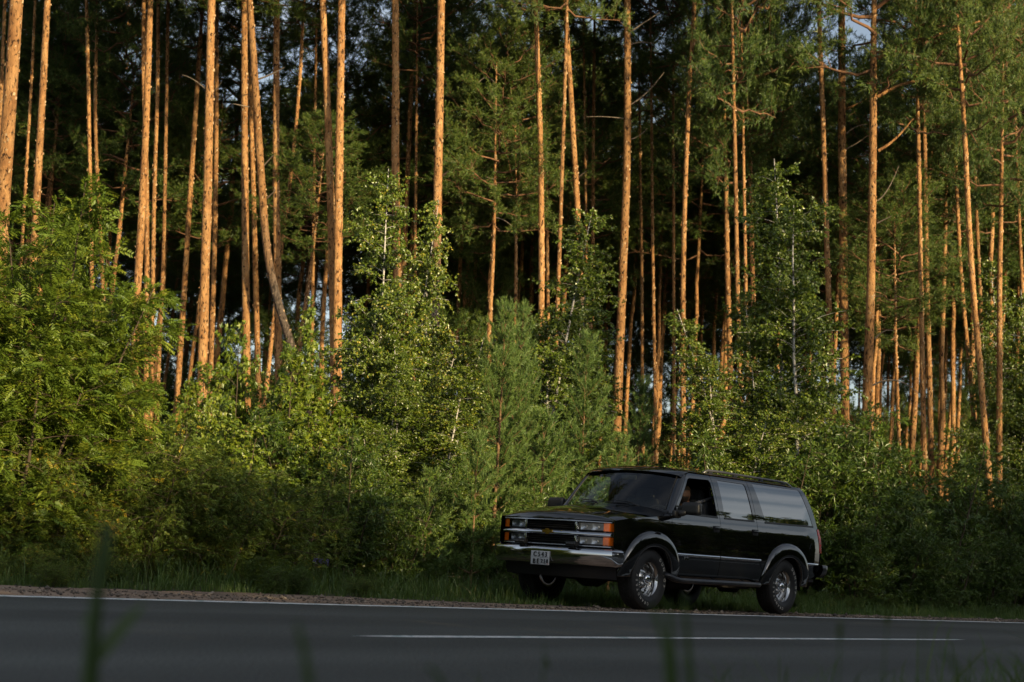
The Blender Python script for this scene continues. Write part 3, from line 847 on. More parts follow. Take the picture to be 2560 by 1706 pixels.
# ---- wheels
def make_wheel(name):
    bm = lathe_bm([(.150, -.10), (.205, -.10), (.212, -.095), (.205, -.07), (.190, -.04), (.190, .035), (.205, .070), (.222, .098), (.232, .106), (.234, .100), (.228, .092), (.214, .075), (.204, .060), (.196, .030), (.190, .012)], 64)
    w = sharp_obj(name, bm, M_ALLOY, None, 50)
    # disc with eight oval holes
    n = 72
    outer = [Vector((.192*math.cos(a), .192*math.sin(a), 0)) for a in np.linspace(0, 2*math.pi, n, endpoint=False)]
    inner = [Vector((.062*math.cos(a), .062*math.sin(a), 0)) for a in np.linspace(0, 2*math.pi, 40, endpoint=False)]
    loops = [outer, inner]
    for k in range(8):
        a0 = 2*math.pi*(k+.5)/8; c = Vector((.142*math.cos(a0), .142*math.sin(a0), 0)); er = Vector((math.cos(a0), math.sin(a0), 0)); et = Vector((-math.sin(a0), math.cos(a0), 0))
        loops.append([c+er*.025*math.cos(b)+et*.022*math.sin(b) for b in np.linspace(0, 2*math.pi, 16, endpoint=False)])
    tris = tessellate_polygon(loops); flat = [v for l in loops for v in l]
    bm = bmesh.new(); vs = [bm.verts.new(v) for v in flat]
    for t in tris:
        try: bm.faces.new([vs[i] for i in t])
        except ValueError: pass
    bmesh.ops.subdivide_edges(bm, edges=[e for e in bm.edges if e.calc_length() > .035], cuts=1)
    bmesh.ops.triangulate(bm, faces=bm.faces)
    prof = pchip([.05, .09, .12, .16, .192], [.055, .052, .030, .010, .014])
    for v in bm.verts:
        r = math.hypot(v.co.x, v.co.y); v.co = Vector((v.co.x, float(prof(r)), v.co.y))
    bm.normal_update()
    bmesh.ops.recalc_face_normals(bm, faces=bm.faces)
    if sum(f.normal.y for f in bm.faces) < 0: bmesh.ops.reverse_faces(bm, faces=bm.faces)
    bnd = [e for e in bm.edges if len(e.link_faces) == 1]
    ex = bmesh.ops.extrude_edge_only(bm, edges=bnd)
    bmesh.ops.translate(bm, verts=[v for v in ex['geom'] if isinstance(v, bmesh.types.BMVert)], vec=(0, -.02, 0))
    sharp_obj('wheel_disc', bm, M_ALLOY, w, 40)
    bm = lathe_bm([(.188, -.05), (.01, -.05)], 32); bm_obj('brake_drum', bm, M_UNDER, w)
    bm = lathe_bm([(.062, .03), (.060, .080), (.052, .094), (.035, .102), (.012, .106), (.001, .1065)], 32); sharp_obj('hub_cap', bm, M_CHROME, w, 50)
    for k in range(8):
        a = 2*math.pi*k/8
        bm = bmesh.new(); bmesh.ops.create_cone(bm, cap_ends=True, segments=6, radius1=.0125, radius2=.009, depth=.035)
        bmesh.ops.rotate(bm, verts=bm.verts, matrix=Matrix.Rotation(-math.pi/2, 3, 'X')); bmesh.ops.translate(bm, verts=bm.verts, vec=(.088*math.cos(a), .064, .088*math.sin(a)))
        bm_obj('lug_nut', bm, M_CHROME, w, False)
    for k in range(24):
        a = 2*math.pi*k/24
        bm = bmesh.new(); bmesh.ops.create_icosphere(bm, subdivisions=1, radius=.0055); bmesh.ops.translate(bm, verts=bm.verts, vec=(.218*math.cos(a), .086, .218*math.sin(a)))
        bm_obj('rim_bolt', bm, M_CHROME, w)
    Rt = .388
    bm = lathe_bm([(.212, -.10), (.222, -.118), (.25, -.130), (.30, -.134), (.345, -.128), (.370, -.115), (.378, -.10), (.379, -.05), (.379, 0), (.379, .05), (.378, .10), (.370, .115), (.345, .128), (.300, .134), (.272, .133), (.262, .130), (.245, .122), (.232, .112), (.214, .098)], 96)
    ty = sharp_obj('tyre', bm, M_RUBBER, w, 60)
    bmt = bmesh.new()
    rows_ = [(-.100, .036, 0), (-.056, .036, .5), (-.012, .034, 0), (.032, .034, .5), (.056, .030, .25), (.100, .036, .0)]
    rows_ = [(-.098, .040, 0), (-.046, .040, .5), (0.0, .036, 0.2), (.046, .040, .7), (.098, .040, .3)]
    nb = 44
    for y, wd, ph in rows_:
        for k in range(nb):
            a = 2*math.pi*(k+ph)/nb; da = 2*math.pi/nb*.36
            Rr = Rt-(.012 if abs(y) > .08 else 0)
            sk = .35*da*(1 if y > 0 else -1)
            v = []
            for rr in (.370, Rr):
                for aa, yy in ((a-da-sk, y-wd/2), (a+da-sk, y-wd/2), (a+da+sk, y+wd/2), (a-da+sk, y+wd/2)):
                    edge = .008 if (abs(yy) > .11) else 0
                    v.append(bmt.verts.new(((rr-edge)*math.cos(aa), yy, (rr-edge)*math.sin(aa))))
            for q in ((4, 5, 6, 7), (0, 1, 5, 4), (1, 2, 6, 5), (2, 3, 7, 6), (3, 0, 4, 7)): bmt.faces.new([v[i] for i in q])
    bmesh.ops.recalc_face_normals(bmt, faces=bmt.faces)
    tr = tag(bm_obj('tread', bmt, M_RUBBER, w, False), kind='stuff')
    # white raised letters, tops outwards, reading clockwise seen from outside
    def word(txt, a_start, step, rad, size):
        it = []
        for k, ch in enumerate(txt):
            a = R(a_start-step*k)                     # angle in x/z plane seen from +y: x to the left
            ca, sa = math.cos(a), math.sin(a)
            # viewed from +y, screen right is -x
            er = Vector((-ca, 0, sa)); et = Vector((-math.sin(a), 0, -math.cos(a)))
            c = er*rad+Vector((0, .1335, 0))
            M = Matrix(((et.x*size, er.x*size, 0, c.x), (0, 0, .25, c.y), (et.z*size, er.z*size, 0, c.z), (0, 0, 0, 1)))
            it.append((ch, M))
        return it
    tag(text_mesh('lettering', word('DUNLOP', 52, 13.2, .288, .058)+word('GRANDTREK', 262, 11.3, .290, .052), M_LETTER, w), kind='stuff')
    return w
wheel0 = make_wheel('wheel')
wheel0.parent = CAR
used = False
for (x, sg) in ((0, 1), (-3.34, 1), (0, -1), (-3.34, -1)):
    w = wheel0 if not used else dup(wheel0, CAR)
    used = True
    w.location = (x, sg*.79, .388)
    w.rotation_euler = (0, R({(0, 1): 0, (-3.34, 1): 0}.get((x, sg), 40)), (0 if sg == 1 else math.pi))
# ---- chassis and inner parts
bevbox('floor_pan', (-1.9, 0, .50), (4.9, 1.62, .06), M_UNDER, .01)
for sg in (1, -1):
    bevbox('chassis_rail', (-1.9, sg*.48, .43), (5.0, .08, .13), M_UNDER, .01)
    for cx in (FA, RA):
        rows = [[(cx+.50*math.cos(R(a)), sg*y, .39+.50*math.sin(R(a))) for y in (.55, .885)] for a in np.linspace(-5, 185, 20)]
        grid('wheel_well', rows, M_UNDER, CAR)
        grid('wheel_well_wall', [[(cx+r*math.cos(R(a)), sg*.56, .39+r*math.sin(R(a))) for r in (.02, .50)] for a in np.linspace(-5, 185, 20)], M_UNDER, CAR)
ctube('rear_axle', [(-3.34, -.75, .39), (-3.34, -.2, .39), (-3.34, -.12, .39), (-3.34, .12, .39), (-3.34, .2, .39), (-3.34, .75, .39)], [.05, .05, .14, .14, .05, .05], M_UNDER)
ctube('front_axle', [(0, -.75, .37), (0, -.25, .36), (0, -.1, .36), (0, .1, .36), (0, .25, .36), (0, .75, .37)], [.04, .04, .12, .12, .04, .04], M_UNDER)
bevbox('transfer_case', (-1.62, .06, .36), (.62, .46, .20), M_UNDER, .08, seg=3)
bevbox('fuel_tank', (-2.55, .42, .40), (.75, .42, .16), M_UNDER, .05)
bevbox('engine_block', (0.2, 0, .62), (1.0, .9, .5), M_UNDER, .05)
ctube('exhaust_pipe', [(-.6, -.3, .36), (-2.2, -.32, .36), (-2.9, -.45, .45), (-3.9, -.6, .40)], .035, M_UNDER)
bevbox('firewall', (-.30, 0, .86), (.06, 1.66, .76), M_UNDER, .01)
# interior
bevbox('dashboard', (-.50, 0, 1.12), (.42, 1.58, .26), M_DASH, .06, seg=3)
bevbox('headliner', (-2.35, 0, 1.80), (3.0, 1.35, .03), M_SEAT, .01)
for sy_, nm in ((.40, 1), (-.40, 2)):
    sc = bevbox('front_seat', (-1.32, sy_, .80), (.55, .54, .22), M_SEAT, .06, seg=3)
    bevbox('seat_back', (-1.62, sy_, 1.14), (.18, .52, .68), M_SEAT, .06, sc, 3, rot=('Y', R(-12)))
    bevbox('headrest', (-1.72, sy_, 1.53), (.11, .28, .17), M_SEAT, .045, sc, 3, rot=('Y', R(-10)))
rs = bevbox('rear_bench', (-2.45, 0, .80), (.5, 1.4, .22), M_SEAT, .06, seg=3)
bevbox('seat_back', (-2.75, 0, 1.15), (.18, 1.4, .66), M_SEAT, .06, rs, 3, rot=('Y', R(-12)))
bm = bmesh.new()
tor = MB(); aa = np.linspace(0, 2*np.pi, 33)
tor.tube(np.stack([.0*aa, .19*np.cos(aa), .19*np.sin(aa)], -1), .016, 8)
stw = obj('steering_wheel', tor.mesh('steering_wheel', M_TRIM, True), CAR, (-.78, .40, 1.18)); stw.rotation_euler = (0, R(-28), 0)
ctube('steering_column', [(-.78, .40, 1.18), (-.55, .40, 1.08)], .03, M_TRIM)
for k in range(3):
    a = R(90+120*k)
    ctube('spoke', [(0, 0, 0), (0, .18*math.cos(a), .18*math.sin(a))], .012, M_TRIM, stw, 6)
ctube('seat_belt', [(-1.72, .70, 1.52), (-1.50, .60, 1.435), (-1.36, .52, 1.36), (-1.27, .40, 1.16), (-1.27, .24, .95)], .022, M_BELT)
bevbox('rear_view_mirror', (-.72, 0, 1.70), (.03, .24, .065), M_TRIM, .015)
for sg, y0 in ((1, .42), (-1, -.30)):
    a = np.array(wsl(.03, .62 if sg == 1 else -.12)); b = np.array(wsl(.10, .16 if sg == 1 else -.55))
    wip = ctube('wiper', [a+np.array([.05, 0, .0]), (a+b)/2+np.array([.03, 0, .035]), b+np.array([.016, 0, .022])], [.012, .009, .007], M_TRIM, CAR, 6)
    ctube('wiper_blade', [np.array(wsl(.06, s))+np.array([.012, 0, .012]) for s in (np.linspace(.42, -.02, 5) if sg == 1 else np.linspace(-.28, -.72, 5))], .007, M_TRIM, wip, 5)

# ---- the driver
def head_mesh():
    bm = bmesh.new(); bmesh.ops.create_uvsphere(bm, u_segments=32, v_segments=24, radius=1.0)
    for v in bm.verts:
        x, y, z = v.co
        c = Vector((x*.098, y*.076, z*.122))
        if x > 0 and z < .1: c.y *= 1-.18*min(1, x)*(0.1-z)
        if z < 0: c.x += .012*max(0, x)*(-z); c.x -= .02*max(0, -x)*(-z)*-1
        g = lambda cx, cz, wx, wz: math.exp(-((y-cx)/wx)**2-((z-cz)/wz)**2)*max(0, x)
        c.x += .026*g(0, -.12, .16, .17)+.008*g(0, .17, .5, .08)-.012*g(.36, .06, .2, .1)-.012*g(-.36, .06, .2, .1)+.010*g(0, -.44, .3, .07)+.014*g(0, -.80, .3, .14)-.006*g(0, -.54, .3, .05)
        v.co = c
    return bm

def skin_to_mesh(verts, edges, rads, sub=2):
    me = bpy.data.meshes.new('tmp'); me.from_pydata(verts, edges, []); me.update()
    o = bpy.data.objects.new('tmp', me); COL.objects.link(o)
    sk = o.modifiers.new('s', 'SKIN'); ss = o.modifiers.new('u', 'SUBSURF'); ss.levels = sub; ss.render_levels = sub
    for i, r in enumerate(rads):
        sv = me.skin_vertices[0].data[i]; sv.radius = r if isinstance(r, tuple) else (r, r); sv.use_root = (i == 0)
    dg = bpy.context.evaluated_depsgraph_get(); dg.update()
    m2 = bpy.data.meshes.new_from_object(o.evaluated_get(dg))
    V = [v.co[:] for v in m2.vertices]; F = [list(p.vertices) for p in m2.polygons]
    bpy.data.objects.remove(o); bpy.data.meshes.remove(me); bpy.data.meshes.remove(m2)
    return V, F

def make_driver():
    y0 = .44
    V = [(-1.38, y0, .96), (-1.43, y0, 1.12), (-1.46, y0, 1.28), (-1.46, y0, 1.36), (-1.445, y0, 1.43), (-1.425, y0, 1.49)]
    Rr = [(.15, .13), (.14, .12), (.15, .12), (.10, .08), (.052, .052), (.055, .055)]
    E_ = [(0, 1), (1, 2), (2, 3), (3, 4), (4, 5)]
    def chain(start, pts, rr):
        p = start
        for q, r in zip(pts, rr):
            V.append(q); Rr.append(r); E_.append((p, len(V)-1)); p = len(V)-1
        return p
    for sg in (1, -1):
        w = chain(3, [(-1.45, y0+sg*.17, 1.33), (-1.36, y0+sg*.22, 1.11), (-1.12, y0+sg*.20, 1.12), (-.90, y0+sg*.165, 1.20)], [.062, .050, .040, .029])
        palm = chain(w, [(-.84, y0+sg*.165, 1.225)], [.030])
        for k in range(4):
            f0 = (-.80, y0+sg*(.20-.022*k), 1.245-.004*k)
            chain(palm, [f0, (-.772, f0[1], f0[2]-.012-.003*k), (-.785, f0[1], f0[2]-.042)], [.010, .009, .008])
        chain(palm, [(-.835, y0+sg*.125, 1.235), (-.805, y0+sg*.110, 1.232)], [.011, .009])
        chain(0, [(-1.30, y0+sg*.10, .93), (-.90, y0+sg*.12, .96), (-.62, y0+sg*.12, .62), (-.50, y0+sg*.12, .60)], [.09, .065, .045, .04])
    bv, bf = skin_to_mesh(V, E_, Rr)
    hb = head_mesh()
    for s_ in (1, -1):
        e = bmesh.ops.create_uvsphere(hb, u_segments=10, v_segments=8, radius=.03)
        bmesh.ops.scale(hb, verts=e['verts'], vec=(.6, .35, 1.05)); bmesh.ops.translate(hb, verts=e['verts'], vec=(-.008, s_*.076, .0))
    bmesh.ops.translate(hb, verts=hb.verts, vec=(-1.40, y0, 1.535))
    hm = bpy.data.meshes.new('h'); hb.to_mesh(hm); hb.free()
    n = len(bv); bv = bv+[v.co[:] for v in hm.vertices]; bf = bf+[[i+n for i in p.vertices] for p in hm.polygons]
    me = bpy.data.meshes.new('person'); me.from_pydata(bv, [], bf); me.materials.append(M_SKIN); me.update()
    o = obj('person', me); o.location = CAR.location; o.rotation_euler = CAR.rotation_euler
    rm = o.modifiers.new('remesh', 'REMESH'); rm.mode = 'VOXEL'; rm.voxel_size = .009; rm.use_smooth_shade = True
    tag(o, 'bearded person in dark clothes driving, seen through the open front window', 'person')
    # shirt: torso and sleeves a little larger than the body
    sv = []; sr = []; se = []
    idx = [0, 1, 2, 3]
    for i in idx: sv.append(V[i]); sr.append(tuple(c*1.09 for c in Rr[i]))
    se = [(0, 1), (1, 2), (2, 3)]
    for sg in (1, -1):
        p = 3
        for q, r in (((-1.45, y0+sg*.17, 1.33), .070), ((-1.36, y0+sg*.22, 1.11), .060), ((-1.16, y0+sg*.20, 1.12), .050)):
            sv.append(q); sr.append((r, r)); se.append((p, len(sv)-1)); p = len(sv)-1
    a, b = skin_to_mesh(sv, se, sr)
    m2 = bpy.data.meshes.new('shirt'); m2.from_pydata(a, [], b); m2.materials.append(M_SHIRT); m2.update()
    for p in m2.polygons: p.use_smooth = True
    obj('shirt', m2, o)
    for nm, keep in (('hair', lambda c: c.z > .052 or (c.x < -.022 and c.z > -.07)), ('beard', lambda c: c.z < -.038 and c.x > .0 and c.z > -.135)):
        hb = head_mesh()
        bmesh.ops.delete(hb, geom=[f for f in hb.faces if not keep(f.calc_center_median())], context='FACES')
        r_ = random.Random(3)
        for v in hb.verts: v.co *= (1.085 if nm == 'hair' else 1.035)+r_.uniform(-.008, .008)
        bmesh.ops.translate(hb, verts=hb.verts, vec=(-1.40, y0, 1.537))
        bm_obj(nm, hb, M_HAIR, o)
make_driver()
# ------------------------------------------------------------------ vegetation materials
def bark_pine_mat():
    """orange flaky upper bark, grey furrowed plates low down (height from the object's own z)"""
    m, nt, b = new_mat('pine_bark')
    k = nt.links.new
    tc = nt.nodes.new('ShaderNodeTexCoord')
    sp = nt.nodes.new('ShaderNodeSeparateXYZ'); k(tc.outputs['Object'], sp.inputs[0])
    oi = nt.nodes.new('ShaderNodeObjectInfo')
    mp = nt.nodes.new('ShaderNodeMapping'); mp.inputs['Scale'].default_value = (1, 1, 0.45); k(tc.outputs['Object'], mp.inputs['Vector'])
    of = nt.nodes.new('ShaderNodeVectorMath'); of.operation = 'ADD'; k(mp.outputs[0], of.inputs[0])
    cb = nt.nodes.new('ShaderNodeCombineXYZ'); ml = nt.nodes.new('ShaderNodeMath'); ml.operation = 'MULTIPLY'; ml.inputs[1].default_value = 37.0
    k(oi.outputs['Random'], ml.inputs[0]); k(ml.outputs[0], cb.inputs[0]); k(ml.outputs[0], cb.inputs[2]); k(cb.outputs[0], of.inputs[1])
    def noise(sc, det, dist=0):
        n = nt.nodes.new('ShaderNodeTexNoise'); n.inputs['Scale'].default_value = sc; n.inputs['Detail'].default_value = det; n.inputs['Distortion'].default_value = dist
        k(of.outputs[0], n.inputs['Vector']); return n
    def ramp(src, st):
        r = nt.nodes.new('ShaderNodeValToRGB'); e = r.color_ramp.elements
        while len(e) < len(st): e.new(0.5)
        for el, (p, c) in zip(e, st): el.position = p; el.color = (*c, 1)
        k(src, r.inputs[0]); return r
    n1 = noise(4.5, 5); n2 = noise(19, 5, 0.6); n3 = noise(60, 3); nb = noise(1.1, 3)
    up = ramp(n1.outputs[0], [(0.26, (0.22, 0.100, 0.036)), (0.5, (0.38, 0.195, 0.074)), (0.74, (0.50, 0.285, 0.120))])
    spk = ramp(n2.outputs[0], [(0.35, (0.09, 0.075, 0.07)), (0.45, (0.90, 0.90, 0.90)), (0.58, (1, 1, 1)), (0.68, (1.35, 1.32, 1.25))])
    mu = nt.nodes.new('ShaderNodeMix'); mu.data_type = 'RGBA'; mu.blend_type = 'MULTIPLY'; mu.inputs[0].default_value = 1
    k(up.outputs[0], mu.inputs[6]); k(spk.outputs[0], mu.inputs[7])
    lo = ramp(n2.outputs[0], [(0.36, (0.035, 0.026, 0.020)), (0.50, (0.14, 0.105, 0.080)), (0.70, (0.23, 0.18, 0.14))])
    # height mix: random height per tree 0.8..4.5 m, edge broken by noise
    hm = nt.nodes.new('ShaderNodeAttribute'); hm.attribute_type = 'OBJECT'; hm.attribute_name = 'grey_height'
    nz = nt.nodes.new('ShaderNodeMath'); nz.operation = 'MULTIPLY_ADD'; nz.inputs[1].default_value = 3.0; k(nb.outputs[0], nz.inputs[0]); k(hm.outputs['Fac'], nz.inputs[2])
    df = nt.nodes.new('ShaderNodeMath'); df.operation = 'SUBTRACT'; k(sp.outputs[2], df.inputs[0]); k(nz.outputs[0], df.inputs[1])
    mr = nt.nodes.new('ShaderNodeMapRange'); mr.inputs[1].default_value = -0.9; mr.inputs[2].default_value = 0.9; k(df.outputs[0], mr.inputs[0])
    mx = nt.nodes.new('ShaderNodeMix'); mx.data_type = 'RGBA'; k(mr.outputs[0], mx.inputs[0]); k(lo.outputs[0], mx.inputs[6]); k(mu.outputs[2], mx.inputs[7])
    vr = nt.nodes.new('ShaderNodeMapRange'); vr.inputs[3].default_value = 0.68; vr.inputs[4].default_value = 1.12; k(oi.outputs['Random'], vr.inputs[0])
    mv = nt.nodes.new('ShaderNodeMix'); mv.data_type = 'RGBA'; mv.blend_type = 'MULTIPLY'; mv.inputs[0].default_value = 1
    k(mx.outputs[2], mv.inputs[6]); k(vr.outputs[0], mv.inputs[7])
    # flakes (face value > 0.9) are paler
    at = nt.nodes.new('ShaderNodeAttribute'); at.attribute_name = 'v'
    gt = nt.nodes.new('ShaderNodeMath'); gt.operation = 'GREATER_THAN'; gt.inputs[1].default_value = 0.9; k(at.outputs['Fac'], gt.inputs[0])
    m2 = nt.nodes.new('ShaderNodeMix'); m2.data_type = 'RGBA'; k(gt.outputs[0], m2.inputs[0]); k(mv.outputs[2], m2.inputs[6]); m2.inputs[7].default_value = (0.50, 0.34, 0.19, 1)
    k(m2.outputs[2], b.inputs['Base Color'])
    bp = nt.nodes.new('ShaderNodeBump'); bp.inputs['Strength'].default_value = 0.8; bp.inputs['Distance'].default_value = 0.025
    ad = nt.nodes.new('ShaderNodeMath'); ad.operation = 'ADD'; k(n2.outputs[0], ad.inputs[0]); k(n3.outputs[0], ad.inputs[1])
    k(ad.outputs[0], bp.inputs['Height']); k(bp.outputs[0], b.inputs['Normal'])
    b.inputs['Roughness'].default_value = 0.85; b.inputs['Specular IOR Level'].default_value = 0.25
    return m
M_PINEBARK = bark_pine_mat()
M_CROWNWOOD = pmat('crown_wood', (0.17, 0.085, 0.040), 0.9, noise=(6, 0.4))
M_TWIG = pmat('twig_bark', (0.085, 0.060, 0.038), 0.9, noise=(8, 0.4))
M_DEADWOOD = pmat('dead_branch', (0.17, 0.135, 0.10), 0.9, noise=(10, 0.3))
M_YSTEM = pmat('young_pine_stem', (0.20, 0.115, 0.055), 0.85, noise=(12, 0.4))
def birch_bark_mat():
    m, nt, b = new_mat('birch_bark'); k = nt.links.new
    tc = nt.nodes.new('ShaderNodeTexCoord'); mp = nt.nodes.new('ShaderNodeMapping'); mp.inputs['Scale'].default_value = (4, 4, 14)
    n = nt.nodes.new('ShaderNodeTexNoise'); n.inputs['Scale'].default_value = 1.0; n.inputs['Detail'].default_value = 5
    r = nt.nodes.new('ShaderNodeValToRGB'); e = r.color_ramp.elements
    e[0].position = 0.40; e[0].color = (0.03, 0.026, 0.022, 1); e[1].position = 0.5; e[1].color = (0.50, 0.47, 0.42, 1)
    k(tc.outputs['Object'], mp.inputs['Vector']); k(mp.outputs[0], n.inputs['Vector']); k(n.outputs[0], r.inputs[0]); k(r.outputs[0], b.inputs['Base Color'])
    b.inputs['Roughness'].default_value = 0.7
    return m
M_BIRCHBARK = birch_bark_mat()
M_NEEDLE = leaf_mat('pine_needles', [(0.0, (0.036, 0.073, 0.014)), (0.5, (0.076, 0.128, 0.021)), (1.0, (0.161, 0.192, 0.026))], 0.5, 0.3, 0.12, (0.05, 0.08, 0.015))
M_YNEEDLE = leaf_mat('young_pine_needles', [(0.0, (0.048, 0.103, 0.026)), (0.5, (0.097, 0.170, 0.036)), (1.0, (0.169, 0.242, 0.046))], 0.5, 0.3, 0.15, (0.06, 0.10, 0.02))
M_BIRCH = leaf_mat('birch_leaves', [(0.0, (0.068, 0.114, 0.010)), (0.55, (0.136, 0.200, 0.016)), (0.9, (0.260, 0.296, 0.033)), (1.0, (0.451, 0.364, 0.041))], 0.38, 0.5, 0.28)
M_PINNATE = leaf_mat('pinnate_leaves', [(0.0, (0.086, 0.147, 0.012)), (0.5, (0.157, 0.234, 0.020)), (1.0, (0.297, 0.321, 0.027))], 0.5, 0.35, 0.3)
M_MAPLE = leaf_mat('maple_leaves', [(0.0, (0.065, 0.120, 0.008)), (0.5, (0.137, 0.206, 0.012)), (1.0, (0.261, 0.309, 0.022))], 0.42, 0.45, 0.3)
M_SEEDS = leaf_mat('maple_seeds', [(0.0, (0.20, 0.18, 0.035)), (1.0, (0.34, 0.28, 0.06))], 0.6, 0.3, 0.35, (0.3, 0.25, 0.04))
M_PEA = leaf_mat('pea_shrub_leaves', [(0.0, (0.080, 0.133, 0.020)), (0.6, (0.146, 0.213, 0.028)), (0.95, (0.243, 0.262, 0.033)), (1.0, (0.485, 0.343, 0.029))], 0.5, 0.35, 0.25)
M_WILLOW = leaf_mat('willow_leaves', [(0.0, (0.038, 0.083, 0.008)), (0.5, (0.076, 0.138, 0.013)), (1.0, (0.153, 0.216, 0.021))], 0.42, 0.45, 0.28)
M_GRASS = leaf_mat('grass_blades', [(0.0, (0.039, 0.083, 0.012)), (0.6, (0.074, 0.135, 0.019)), (0.9, (0.127, 0.173, 0.029)), (1.0, (0.252, 0.210, 0.058))], 0.5, 0.35, 0.25)
M_FLOWER = pmat('purple_petals', (0.16, 0.10, 0.42), 0.6)
M_YELLOW = pmat('yellow_petals', (0.62, 0.42, 0.03), 0.6)

# ------------------------------------------------------------------ foliage builders
Z3 = np.array([0, 0, 1.0])
def add_leaves(mb, P, D, N, L, W, v, m=0, fold=0.12, wide=0.42):
    """one folded diamond-shaped blade per leaf"""
    n = len(P); D = nrm(D); Sd = nrm(np.cross(D, N)); N = np.cross(Sd, D)
    L = np.broadcast_to(np.asarray(L, float), (n,))[:, None]; W = np.broadcast_to(np.asarray(W, float), (n,))[:, None]
    mid = P+D*L*wide+N*W*fold
    V = np.stack([P, mid+Sd*W/2, P+D*L-N*L*0.08, mid-Sd*W/2], 1).reshape(-1, 3)
    i = np.arange(n)*4
    mb.add(V, quads=np.stack([i, i+1, i+2, i+3], -1), v=v, m=m)

def add_needles(mb, P, D, L, W, v, r, m=0):
    n = len(P); D = nrm(D); Sd = nrm(np.cross(D, r.normal(size=(n, 3))))
    L = np.broadcast_to(np.asarray(L, float), (n,))[:, None]
    V = np.stack([P-Sd*W/2, P+Sd*W/2, P+D*L], 1).reshape(-1, 3)
    i = np.arange(n)*3
    mb.add(V, tris=np.stack([i, i+1, i+2], -1), v=v, m=m)

def curve(p0, d0, length, bend, k=5):
    """polyline from p0 along d0, bent by vector 'bend' over its length"""
    t = np.linspace(0, 1, k)[:, None]
    return p0+d0*length*t+np.asarray(bend)*length*t*t

def interp_poly(P, t):
    k = len(P)-1; x = np.clip(t, 0, 0.9999)*k; i = x.astype(int); f = (x-i)[:, None]
    return P[i]*(1-f)+P[i+1]*f

